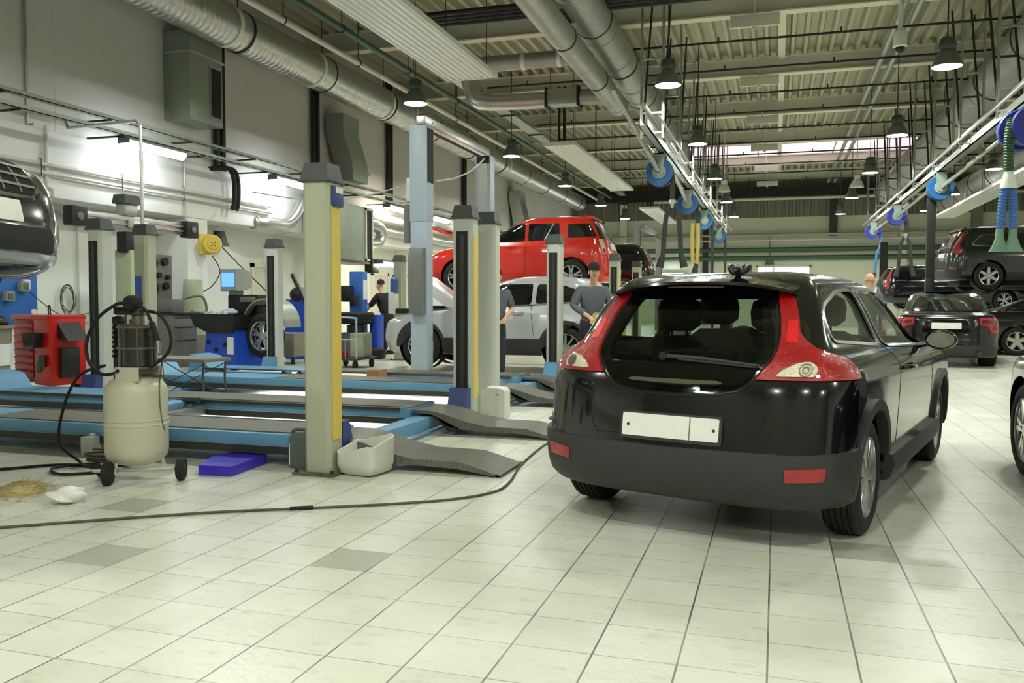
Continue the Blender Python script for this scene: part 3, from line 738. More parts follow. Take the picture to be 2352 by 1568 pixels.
# ---------------------------------------------------------------- back wall pipes
for z, m_, r, lb in ((5.0,'galv_dark',.07,'upper thin pale pipe along the far wall'),(4.7,'pipe_cream',.05,'lower thin pale pipe along the far wall'),(4.18,'pipe_green',.13,'upper of two thick green pipes along the far wall'),(3.72,'pipe_green',.13,'lower of two thick green pipes along the far wall')):
    pipe('far_wall_pipe', [(-11,49.7,z),(12.8,49.7,z)], r, m_, lb, n=10)
pipe('far_wall_pipe', [(-6.8,49.6,6.98),(12.8,49.6,6.98)], .09, 'flange_paint', 'pale pipe under the dark roof edge at the far wall', n=10)
struct('trim_15', MB().box(-11.5,12.9,49.2,49.9,7.05,7.5), 'slot_dark')
t = thing('wall_siren', 'small dark horn hanging on the far wall above the bright opening', 'horn', (-.4,49.7,3.35))
MB().lathe([(.26,0),(.12,.3),(.08,.45),(.0,.46)],14).build('horn', 'plastic_grey', t)
MB().cyl((0,0,.45),(0,0,1.5),.02,6).build('cord', 'steel_dark', t)

for k, (x, y) in enumerate(((-7.6,49.75),(-5.7,49.75))):
    t = thing('fluorescent_light', ('left','right')[k]+' of two bright lights low on the far wall behind the hatchback roof', 'tube light', (x,y,2.75), 0, 'lights on the far wall')
    MB().box(-.62,.62,-.02,.05,-.2,.2,.02).build('housing', 'plastic_grey', t); MB().box(-.6,.6,-.1,-.02,-.17,.17,.05).build('diffuser', 'tube_face', t)
# ---------------------------------------------------------------- four-post lifts
def post(x, y, m, slot, label, strip=True, w=.215, H=2.25, wedge='lift_navy', extra=None, group='lift posts'):
    t = thing('lift_post', label, 'lift post', (x,y,0), 0, None)
    b = MB(); c = .03; h = w/2
    poly = [(-h+c,-h),(h-c,-h),(h,-h+c),(h,h-c),(h-c,h),(-h+c,h),(-h,h-c),(-h,-h+c)]
    b.prism(poly, H-.12, 'xy', .02); b.build('column', m, t)
    b = MB(); b.box(-h-.015,h+.015,-h-.015,h+.015,H-.14,H-.115,.008); b.frustum(-h-.005,h+.005,-h-.005,h+.005,H-.115,H,.022); b.build('cap', 'cap_grey', t)
    b = MB(); b.box(-h-.06,h+.06,-h-.06,h+.06,0,.02); b.build('base_plate', 'steel_worn', t)
    bo = MB()
    for sx in (-1,1):
        for sy in (-1,1): bo.cyl((sx*(h+.035),sy*(h+.035),.02),(sx*(h+.035),sy*(h+.035),.045),.014,8)
    bo.build('bolts', 'steel_dark', t)
    if slot:
        b = MB(); b.box(-h*.62,h*.55,-h-.004,-h+.02,.08,H-.27); b.build('guide_slot', 'slot_dark', t)
        b = MB(); b.box(-.02,.02,-h-.008,-h,.1,H-.3); b.build('chain', 'steel_dark', t)
    if strip: MB().box(h-.01,h+.004,-h*.55,h*.6,.25,H-.3).build('warning_strip', 'yellow_paint', t)
    if wedge:
        s = -1 if slot else 1
        b = MB(); b.prism([(-.02,0),(.2,0),(.08,.34),(-.02,.34)], .2, 'yz', -.09)
        o = b.build('carriage', wedge, t); o.location = (0,s*h,.03); o.rotation_euler = (0,0,PI if s < 0 else 0)
    if extra: extra(t, h, H)
    return t
def controls(t, h, H):
    MB().box(h,h+.03,-.06,.075,H-.31,H-.16,.01).build('label_plate', 'lift_navy', t)
    MB().box(h+.03,h+.034,-.045,.055,H-.215,H-.17).build('white_sticker', 'plastic_white', t)
def stickers(t, h, H):
    MB().box(-.07,.03,-h-.004,-h,1.24,1.58).build('blue_sticker', 'sticker_blue', t)
    MB().box(-.03,.1,-h-.004,-h,.62,1.06).build('notice_sheet', 'paper', t)
post(-3.17,5.56,'post_green',False,'nearest tall beige lift post with yellow strip, grey jerrycan at its foot',extra=controls)
post(-3.10,8.38,'post_grey',True,'beige post with dark slot and yellow strip behind the ramps')
post(-7.87,8.47,'post_grey',True,'left beige post with dark slot, behind the dark oil drainer',strip=False)
post(-3.08,9.06,'post_grey',False,'plain grey-green post beside the slotted one, white canister at its foot',strip=False,wedge='lift_blue')
post(-7.88,9.26,'post_green',False,'post with blue sticker and white notice behind the oil drainer',strip=False,extra=stickers,wedge=None)
post(-7.72,12.02,'post_grey',True,'slotted post right of the blue wheel balancer',strip=False,wedge='lift_blue')
post(-3.14,12.3,'post_grey',True,'slotted post in front of the silver car rear door',strip=False,wedge='lift_blue')
post(-7.74,16.84,'post_green',False,'pale post with hand dryer box left of the silver car',strip=False,wedge=None)
post(-3.2,17.53,'post_green',True,'pale yellow slotted post before the black car, nearer of two')
post(-3.27,20.85,'post_green',True,'pale yellow slotted post before the black car, farther of two')
t = thing('control_box', 'white control box with blue bottle on post left of silver car', 'box', (-7.74,16.7,1.0))
MB().box(-.16,.06,-.1,-.02,0,.42,.01).build('box', 'plastic_white', t)
MB().lathe([(0,0),(.07,0),(.07,.28),(.03,.33),(.03,.37),(0,.37)],14,(-.05,-.06,.45)).build('bottle', 'sticker_blue', t)

def runway(y0, y1, x0, x1, z, label, side, light=False):
    t = thing('lift_runway', label, 'lift runway', (x0,y0,0)); L_, w = x1-x0, y1-y0
    b = MB(); b.box(0,L_,0,w,z-.1,z-.006,.006); b.build('beam', 'lift_blue', t)
    b = MB(); b.box(L_*.42,L_,.05,w-.05,z-.006,z+.004); b.build('tread_plate', 'tread', t)
    b = MB(); b.box(0,L_,-.012,.0,z-.16,z-.1); b.box(0,L_,w,w+.012,z-.16,z-.1); b.build('edge_rail', 'steel_dark', t)
    b = MB(); b.prism([(0,0),(.34,0),(.22,.16),(.0,.2)], w*.8, 'xz', 0); o = b.build('stop_flap', 'lift_blue', t); o.location = (-.02,w*.1,z-.01)
    b = MB(); yy = w if side > 0 else -.04
    b.box(.3,L_-.1,yy,yy+.04,z-.03,z+.0); b.build('side_rail', 'steel_dark', t)
    if light:
        b = MB(); yl = w*.55
        b.box(L_*.35,L_*.52,yl,yl+.1,z-.135,z-.1,.005); b.box(L_*.58,L_*.75,yl,yl+.1,z-.135,z-.1,.005); b.box(L_*.8,L_*.96,yl,yl+.1,z-.135,z-.1,.005)
        b.build('work_lights', 'strip_face', t)
    return t
M['tread'] = mat('tread', (104,102,94), .5, .35, .2, 30, bump=.6, bscale=160)
def ramp(x, y, w, label, flip=1):
    t = thing('drive_ramp', label, 'ramp', (x,y,0))
    top = [(0,.225),(.16,.225),(.3,.205),(.52,.14),(.75,.1),(1.0,.098),(1.13,.096),(1.3,.05),(1.43,.012)]
    low = [(1.43,.0),(1.1,.045),(.75,.055),(.5,.06),(.35,.09),(.2,.19),(0,.2)]
    MB().prism(top+low, w, 'xz', 0).build('ramp_plate', 'tread_plate', t)
    MB().prism([(.2,.19),(.5,.06),(.36,.04)], .02, 'xz', .0).build('side_gusset', 'slot_dark', t)
    MB().box(1.39,1.44,.0,w,0,.025,.005).build('toe_bar', 'steel_worn', t)
    return t
def tread_mat():
    m = mat('tread_plate', (112,110,102), .42, .45, .15, 20)
    nt = m.node_tree; N = nt.nodes; L = nt.links; b = N['Principled BSDF']
    tc = N.new('ShaderNodeTexCoord'); hs = []
    for rot in (.785, -.785):
        mp = N.new('ShaderNodeMapping'); mp.inputs['Rotation'].default_value = (0,0,rot); L.new(tc.outputs['Object'], mp.inputs['Vector'])
        w = N.new('ShaderNodeTexWave'); w.inputs['Scale'].default_value = 11; w.inputs['Distortion'].default_value = 0; L.new(mp.outputs[0], w.inputs['Vector']); hs.append(w.outputs['Fac'])
    mx = N.new('ShaderNodeMath'); mx.operation = 'MAXIMUM'; L.new(hs[0], mx.inputs[0]); L.new(hs[1], mx.inputs[1])
    rp = N.new('ShaderNodeValToRGB'); rp.color_ramp.elements[0].position = .8; rp.color_ramp.elements[1].position = .95; L.new(mx.outputs[0], rp.inputs['Fac'])
    bp = N.new('ShaderNodeBump'); bp.inputs['Strength'].default_value = .8; bp.inputs['Distance'].default_value = .006
    L.new(rp.outputs['Color'], bp.inputs['Height']); L.new(bp.outputs[0], b.inputs['Normal'])
    return m
M['tread_plate'] = tread_mat()
runway(5.66,6.3,-8.9,-3.31,.25,'nearest blue lift runway with worn grey plates, behind the drainer',1)
runway(7.42,8.04,-8.75,-3.31,.25,'second blue lift runway, farther half of the nearest lift',-1, True)
runway(9.76,10.4,-8.5,-3.31,.25,'third blue lift runway, nearer half of the lift behind',1, True)
runway(11.0,11.6,-8.6,-3.31,.25,'fourth blue lift runway, in front of the silver car',-1)
ramp(-3.3,5.75,.55,'nearest diamond-plate drive-on ramp beside the white cut bucket')
ramp(-3.3,7.45,.55,'second diamond-plate drive-on ramp, running behind the black hatchback')
ramp(-3.3,9.8,.55,'third drive-on ramp, beyond the white canister')
ramp(-3.3,11.15,.55,'farthest drive-on ramp, just left of the black hatchback lamp')
def crossbeam(x, y0, y1, label, z0=.05, z1=.17):
    t = thing('cross_beam', label, 'lift beam', (x,y0,0))
    MB().box(-.09,.09,0,y1-y0,z0,z1,.012).build('beam', 'lift_blue', t)
    MB().cyl((.1,.1,.03),(.1,y1-y0-.3,.03),.012,6).build('tie_rod', 'lift_blue', t)
    return t
crossbeam(-3.2,5.86,8.2,'light blue cross beam joining the nearest lift right-hand posts')
crossbeam(-3.2,9.24,12.1,'light blue cross beam under the second lift near ramps')
crossbeam(-7.85,5.9,8.2,'blue cross beam at the left end of the nearest lift',.015,.08)
crossbeam(-7.8,9.4,11.8,'blue cross beam at the left end of the second lift',.015,.08)
# lifting jack bridge between the nearest runways
t = thing('jack_beam', 'silver and blue rolling jack bridge lying between the nearest runways', 'jack', (-5.85,6.36,.2))
MB().box(-.14,.14,0,1.0,-.06,.04,.01).build('bridge', 'lift_blue', t)
MB().box(.16,.3,.0,1.0,-.1,-.02,.005).build('side_plate', 'steel_worn', t)
MB().tube([(-.1,-.02,.0),(-.1,1.03,.0)], .05, 12).build('roller', 'steel_dark', t)
for yy in (.08,.92): MB().cyl((.1,yy,.05),(.28,yy,.05),.035,12).build('bolt_head', 'steel_dark', t)
MB().box(.35,2.2,.1,.16,-.05,-.01).build('slide_rail', 'galv', t)
t = thing('jack_beam', 'worn white jack bridge with rollers in front of the silver car', 'jack', (-6.75,10.5,.2))
MB().box(-.9,.2,.05,.5,-.08,.03,.01).build('bridge', 'plastic_white', t)
MB().tube([(-.9,.02,.02),(.2,.02,.02)], .04, 12).build('roller', 'lift_blue', t)
for xx in (-.85,.15): MB().cyl((xx,-.02,.02),(xx,.1,.02),.06,14).build('roller_end', 'steel_dark', t)
t = thing('jack_beam', 'second white jack bridge with brown end block, right of the first', 'jack', (-5.5,10.5,.2))
MB().box(-.9,.2,.05,.5,-.08,.03,.01).build('bridge', 'plastic_white', t)
MB().box(.12,.32,.1,.35,-.05,.12,.02).build('end_block', 'wood', t)
for xx in (-.85,): MB().cyl((xx,-.02,.02),(xx,.1,.02),.06,14).build('roller_end', 'steel_dark', t)

# ---------------------------------------------------------------- tall two-post lift
def two_post(x, y, H, near, label):
    t = thing('two_post_column', label, 'lift column', (x,y,0))
    s = 1 if near else -1
    b = MB(); b.box(-.15,.15,-.13,.13,0,H-1.55,.01); b.build('column', 'post_blue_grey', t)
    b = MB(); b.box(-.16,.16,-.14,.14,H-1.6,H,.01); b.build('upper_column', 'post_blue_grey', t)
    MB().box(-.28,.28,-.24,.24,0,.03).build('base_plate', 'steel_worn', t)
    if near:
        MB().box(.15,.166,-.13,.12,H-.95,H-.05).build('inner_slot', 'slot_dark', t)
        b = MB(); b.prism([(-.02,1.05),(.12,1.05),(.16,1.25),(.16,2.0),(.1,2.15),(-.02,2.15)], .24, 'yz', -.12)
        o = b.build('control_cabinet', 'cabinet_grey', t); o.location = (0,-.14,0); o.rotation_euler = (0,0,PI)
        MB().box(-.26,-.16,-.05,.08,H-1.25,H-.85,.02).build('motor', 'plastic_white', t)
        MB().cyl((-.24,.0,H-1.95),(-.24,.0,H-1.3),.085,14).build('motor_tank', 'cabinet_grey', t)
        MB().tube(cat([(-.05,0,H),(-.1,.0,H+.16),(.05,.1,H+.2),(.12,.2,H+.08)],6), .012, 6).build('cable_loop', 'black_plastic', t)
    else:
        MB().box(-.1,.1,-.15,-.13,.1,H-.15).build('guide_channel', 'galv_dark', t)
        MB().box(-.13,.13,-.16,-.1,H-.16,H-.01,.01).build('top_pulley_box', 'black_plastic', t)
    return t
two_post(-5.75,13.4,4.2,True,'tall pale blue two-post lift column with grey cabinet, nearer one')
two_post(-5.7,16.55,4.2,False,'tall pale blue two-post lift column, farther one with channel')
t = thing('lift_top_beam', 'silver top beam bridging the tall two-post lift columns', 'lift beam', (-5.73,13.3,4.2))
MB().box(-.08,.1,.0,3.35,.02,.16,.01).build('beam', 'galv', t); MB().cyl((.06,.2,-.06),(.06,3.2,-.06),.025,8).build('sync_rod', 'black_plastic', t)
conduit([(-5.55,13.55,3.3),(-5.6,14.6,3.5),(-5.62,15.6,3.8),(-5.65,16.4,4.15)], .015, 'pipe_white', 'white hose slung between the tall lift columns', 'hose', 5)
conduit([(-5.95,13.4,3.25),(-7.2,14.0,3.15),(-8.6,14.6,3.2),(-10.8,16.0,3.6)], .012, 'pipe_white', 'white cable sagging from the tall column to the wall rail', 'cable', 6)
# far two-post lift behind the raised black car
for k, (x, y) in enumerate(((-5.4,34.5),(-5.0,38.0))):
    t = thing('two_post_column', ('nearer','farther')[k]+' grey column of the far lift behind the raised black car', 'lift column', (x,y,0))
    MB().box(-.12,.12,-.12,.12,0,4.2,.01).build('column', 'cabinet_grey', t)
    MB().box(.1,.13,-.1,.1,.1,4.1).build('inner_slot', 'slot_dark', t)
solo('lift_top_beam', MB().box(-.1,.1,0,3.6,0,.16,.01), 'cabinet_grey', 'grey top beam across the far lift behind the black car', 'lift beam', (-5.2,34.4,4.2))
# right-hand lift under the raised dark green car
t = thing('lift_column', 'dark lift column with blue base left of the raised green car', 'lift column', (3.84,24.75,0))
MB().box(-.1,.1,-.1,.1,1.55,4.0,.01).build('upper_column', 'slot_dark', t)
MB().box(-.17,.17,-.14,.14,0,1.55,.01).build('base_column', 'lift_navy', t)
MB().box(-.14,.02,-.3,-.12,1.35,1.9,.03).build('motor_box', 'black_plastic', t)
solo('lift_column', MB().box(-.14,.14,-.12,.12,0,3.6,.01), 'slot_dark', 'short dark lift column far behind beside the dark estate car', 'lift column', (3.95,36.0,0))
t = thing('lift_platform', 'yellow lift platform on scissor legs under the raised green car', 'lift platform', (7.6,25.6,1.55))
MB().box(-1.1,2.6,-.12,.35,-.16,.0,.02).build('platform', 'yellow_paint', t); MB().box(-1.0,2.4,.0,.2,-.3,-.16).build('linkage', 'steel_dark', t)
for q in (-.05,.25): MB().bar((-.9,q,-1.45),(.3,q,-.2),.1,.1).build('scissor_leg', 'lift_navy', t)
MB().box(-1.1,.8,-.2,.5,-1.55,-1.45,.01).build('base_plate', 'steel_dark', t)
# ---------------------------------------------------------------- cars
def interp_rows(rows, n):
    k = len(rows); out = []
    for i in range(n):
        t = i/(n-1)*(k-1); a = min(int(t), k-2); f = t-a
        g = lambda j: rows[max(0, min(k-1, j))]
        r = []
        for c in range(len(rows[0])):
            p0, p1, p2, p3 = g(a-1)[c], g(a)[c], g(a+1)[c], g(a+2)[c]
            d1, d2 = (p2-p0)/2, (p3-p1)/2
            s = p2-p1
            if s == 0: d1 = d2 = 0
            else:
                d1 = max(0, min(3, d1/s))*s; d2 = max(0, min(3, d2/s))*s
            h = f*f*(3-2*f)
            r.append(p1+(p2-p1)*0 + (2*f**3-3*f**2)*(p1-p2) + (f**3-2*f**2+f)*d1 + (f**3-f**2)*d2)
        out.append(r)
    return out

def body_rings(rows, n, lxr=.42, lyr=.62, lxf=.6, lyf=.7, bow=.018, inset=0.0, d=1):
    rs = []
    WM = max(r[3] for r in rows)
    for z, xr, xf, W in interp_rows(rows, n):
        xr += inset; xf -= inset*1.5; W = max(.05, W-inset)
        a = (xf-xr)/2; xm = (xf+xr)/2
        def quarter(xe, sg, lx, ly):
            lx = min(lx*min(1, (W/WM)**2), a*.8); ly = W*ly; pts = []
            for i in range(6*d):
                y = (W-ly)*i/(6*d); pts.append((xe+sg*.035*(y/W)**2, y))
            for i in range(10*d+1):
                t = i/(10*d)*PI/2
                pts.append((xe+sg*(lx-lx*math.cos(t)**(2/2.3))+sg*.035*((W-ly)/W)**2*(1-i/(10*d)), W-ly+ly*math.sin(t)**(2/2.3)))
            x1 = xe+sg*lx
            for i in range(1, 10*d): pts.append((x1+(xm-x1)*i/(10*d), W))
            return [(x, y*(1-bow*((x-xm)/a)**2)) for x, y in pts]
        q1 = quarter(xr, 1, lxr, lyr); q2 = quarter(xf, -1, lxf, lyf)
        half = q1+[(xm, W)]+q2[::-1]
        ring = half+[(x, -y) for x, y in half[::-1][1:-1]]
        # drop duplicate centre points (y == 0 only at first and last of half)
        rs.append([Vector((x, y, z)) for x, y in ring])
    return rs

def bvh_of(o):
    return BVHTree.FromPolygons([v.co.copy() for v in o.data.vertices], [tuple(p.vertices) for p in o.data.polygons])

def boolean(o, cutters):
    lim = max(max(abs(c) for c in v.co) for v in o.data.vertices)*1.05
    for c in cutters:
        n0 = len(o.data.polygons); c.parent = o.parent
        for solver in ('EXACT', 'FAST'):
            md = o.modifiers.new('b', 'BOOLEAN'); md.operation = 'DIFFERENCE'; md.object = c; md.solver = solver
            dg = bpy.context.evaluated_depsgraph_get(); dg.update()
            me = bpy.data.meshes.new_from_object(o.evaluated_get(dg)); o.modifiers.clear()
            ok = len(me.vertices) > 100 and len(me.polygons) != n0 and max(max(abs(q) for q in v.co) for v in me.vertices) <= lim
            if ok: break
            bpy.data.meshes.remove(me)
        if ok:
            old = o.data; o.data = me; bpy.data.meshes.remove(old)
        else: print('boolean failed', o.name, len(c.data.vertices))
        m_ = c.data; bpy.data.objects.remove(c); bpy.data.meshes.remove(m_)
    fin(o.data, 30)

def patch(name, bvh, poly, az, m, parent, out=.006, thick=.02, grid=.06, top=False, tmax=None):
    """Panel draped over a body: outline (a, z) seen along azimuth az (0 rear, 180 front, -90 left, 90 right) or from above."""
    b = bmesh.new()
    vs = [b.verts.new((p[0], p[1], 0)) for p in poly]; f0 = b.faces.new(vs)
    bmesh.ops.triangulate(b, faces=[f0])
    for ax in (0, 1):
        lo = min(p[ax] for p in poly); hi = max(p[ax] for p in poly)
        k = int((hi-lo)/grid)
        for i in range(1, k+1):
            co = [0,0,0]; co[ax] = lo+(hi-lo)*i/(k+1); no = [0,0,0]; no[ax] = 1
            bmesh.ops.bisect_plane(b, geom=b.verts[:]+b.edges[:]+b.faces[:], plane_co=co, plane_no=no)
    bmesh.ops.triangulate(b, faces=[f for f in b.faces if len(f.verts) > 4])
    a_ = math.radians(az)
    if top: d = Vector((0,0,-1)); pa = Vector((1,0,0)); pb = Vector((0,1,0))
    else: d = Vector((math.cos(a_), math.sin(a_), 0)); pa = Vector((-math.sin(a_), math.cos(a_), 0)); pb = Vector((0,0,1))
    for v in b.verts:
        o = pa*v.co.x+pb*v.co.y-d*6
        hit, n, i, dist = bvh.ray_cast(o, d)
        if hit is None or (tmax and abs((hit-(o+d*6)).dot(d)) > tmax):
            hit, n, i, dist = bvh.find_nearest(o+d*5.2)
        if n.dot(d) > 0: n = -n
        v.co = hit+(n*.6-d*.4).normalized()*out
    r = bmesh.ops.extrude_face_region(b, geom=b.faces[:])
    for v in [g for g in r['geom'] if isinstance(g, bmesh.types.BMVert)]: v.co = v.co+d*thick
    bmesh.ops.recalc_face_normals(b, faces=b.faces)
    me = bpy.data.meshes.new(name); b.to_mesh(me); b.free(); fin(me, 40)
    o = bpy.data.objects.new(name, me); COL.objects.link(o); me.materials.append(M[m] if isinstance(m, str) else m)
    if parent: o.parent = parent
    return o

def line_poly(pts, w):
    P = [Vector((*p,0)) for p in pts]; L_, R_ = [], []
    for i, p in enumerate(P):
        d = (P[min(len(P)-1,i+1)]-P[max(0,i-1)]).normalized(); n = Vector((-d.y,d.x,0))*w/2
        L_.append((p+n).to_2d()[:]); R_.append((p-n).to_2d()[:])
    return L_+R_[::-1]

def arc_poly(cx, cz, r0, r1, a0, a1, n=16):
    A = [math.radians(a0+(a1-a0)*i/n) for i in range(n+1)]
    return [(cx+r1*math.cos(a), cz+r1*math.sin(a)) for a in A]+[(cx+r0*math.cos(a), cz+r0*math.sin(a)) for a in A[::-1]]

WH = {}
def wheel(parent, x, y, z, side, R=.315, w=.205, style='five', name='tyre', rot=0.0, steer=0.0):
    key = (R, w, style)
    if key not in WH:
        rr = R*.69
        h = w/2
        prof = [(rr,-h*.86),(rr+.012,-h*.98),(R-.06,-h*1.04),(R-.018,-h*.9),(R-.004,-h*.74)]
        for k in range(5):
            a = -h*.62+k*h*.31
            prof += [(R,a-h*.1),(R,a+h*.1),(R-.009,a+h*.13),(R-.009,a+h*.18)]
        prof = prof[:-2]+[(R-.004,h*.74),(R-.018,h*.9),(R-.06,h*1.04),(rr+.012,h*.98),(rr,h*.86)]
        ty = MB().lathe(prof, 48, axis='y', cap=False).mesh('tyre')
        mb = MB()
        mb.lathe([(rr*1.0,-h*.9),(rr*1.0,-h*.82),(rr*.93,-h*.74),(rr*.9,h*.8),(rr*1.0,h*.86)], 40, axis='y', cap=False)
        f = -h*.72
        n, pair = {'five':(5,0.19),'six':(6,0),'ten':(10,0),'seven':(7,.16),'fivewide':(5,0)}[style]
        for i in range(n):
            a = 2*PI*i/n+PI/2
            for da in ((-pair,pair) if pair else (0,)):
                wd = {'five':.022,'six':.042,'ten':.018,'seven':.018,'fivewide':.05}[style]*R/.315
                a2 = a+da; c1 = Vector((math.cos(a+da*.6),0,math.sin(a+da*.6))); c2 = Vector((math.cos(a2),0,math.sin(a2)))
                t1 = Vector((-c1.z,0,c1.x)); t2 = Vector((-c2.z,0,c2.x)); p, q = c1*rr*.16, c2*rr*.95
                y0, y1 = f+.012, f-.012
                w1, w2 = wd*1.25, wd*(1.0 if style != 'six' else .8)
                V = lambda c,t,s,y: Vector((c.x+t.x*s, y, c.z+t.z*s))
                mb.hexa([V(p,t1,-w1,y0),V(p,t1,w1,y0),V(p,t1,w1*.7,y1),V(p,t1,-w1*.7,y1),V(q,t2,-w2,y0),V(q,t2,w2,y0),V(q,t2,w2*.7,y1),V(q,t2,-w2*.7,y1)])
        mb.lathe([(0,f-.014),(rr*.2,f-.012),(rr*.26,f+.0),(rr*.26,f+.03)], 24, axis='y')
        rim = mb.mesh('rim', 30)
        bd = MB().lathe([(0,f+.07),(rr*.8,f+.07),(rr*.88,f+.09),(rr*.88,f+.1),(0,f+.1)], 32, axis='y').mesh('brake_disc')
        for me, m_ in ((ty,'rubber'),(rim,'alloy'),(bd,'seam')): me.materials.append(M[m_])
        WH[key] = (ty, rim, bd)
    ty, rim, bd = WH[key]
    o = bpy.data.objects.new('tyre', ty); COL.objects.link(o); o.parent = parent
    o.location = (x,y,z); o.rotation_euler = (0, rot, (0 if side == 'R' else PI)+steer)
    for nm, me in (('rim',rim),('brake_disc',bd)):
        c = bpy.data.objects.new(nm, me); COL.objects.link(c); c.parent = o
    return o

def cyl_cut(x, y0, y1, z, r, n=40):
    return MB().cyl((x,y0,z),(x,y1,z),r,n).build('cut','seam')
def prism_cut(poly, plane, at, d):
    return MB().prism(poly, d, plane, at).build('cut','seam')

def make_body(root, rows, m, n=46, wb=2.64, arch=(.36,.36), ytrk=.62, wz=(.315,.315), **k):
    mb = MB(); mb.rings(body_rings(rows, n, **k))
    o = mb.build('body', m, root, smooth=30)
    fine = MB().rings(body_rings(rows, n*3, d=3, **k)).mesh('fine')
    bv = BVHTree.FromPolygons([v.co.copy() for v in fine.vertices], [tuple(p.vertices) for p in fine.polygons]); bpy.data.meshes.remove(fine)
    cut = []
    for x, r, z in ((0,arch[0],wz[0]),(wb,arch[1],wz[1])):
        cut += [cyl_cut(x, ytrk, 1.3, z, r), cyl_cut(x, -1.3, -ytrk, z, r)]
    return o, bv, cut

def both(f):
    for s in ('L', 'R'): f(s, (-90 if s == 'L' else 90), (1 if s == 'L' else -1))

def side_patch(name, bv, poly, m, root, **k):
    res = []
    for az, sg in ((-90,1),(90,-1)):
        res.append(patch(name, bv, [(a*sg, z) for a, z in poly], az, m, root, **k))
    return res

def corner_patch(name, bv, poly, az, m, root, ext=None, **k):
    res = []
    if ext:  # slide the outline onto the body corner given as (half width, end distance)
        q = math.radians(az if az < 90 else 180-az); sh = ext[0]*math.cos(q)*.93-ext[1]*math.sin(q)*.93-.75; poly = [(a+sh, z) for a, z in poly]
    for sg in (1,-1):
        # az leans from the rear/front axis towards the side: a>0 is the car's left when seen along az
        A = -sg*az if az < 90 else 180+sg*(180-az)
        res.append(patch(name, bv, [(a*sg*(1 if az < 90 else -1), z) for a, z in poly], A, m, root, **k))
    return res

def mirror(root, x, y, z, m, name='door_mirror'):
    for sg in (1,-1):
        b = MB(); b.rings([[Vector((x+dx, sg*(y+math.cos(t)*.105*s), z+math.sin(t)*.07*s)) for t in [i*2*PI/18 for i in range(18)]] for dx, s in ((-.05,.86),(-.045,.98),(-.01,1.0),(.06,.9),(.11,.6),(.13,.25))])
        b.bar((x+.02,sg*(y-.09),z-.03),(x+.06,sg*(y-.26),z-.08),.05,.04)
        o = b.build(name, m, root, smooth=40)
        g = MB(); g.rings([[Vector((x+dx, sg*(y+math.cos(t)*.088), z+math.sin(t)*.055)) for t in [i*2*PI/18 for i in range(18)]] for dx in (-.056,-.049)])
        g.build('mirror_glass', 'chrome', o)

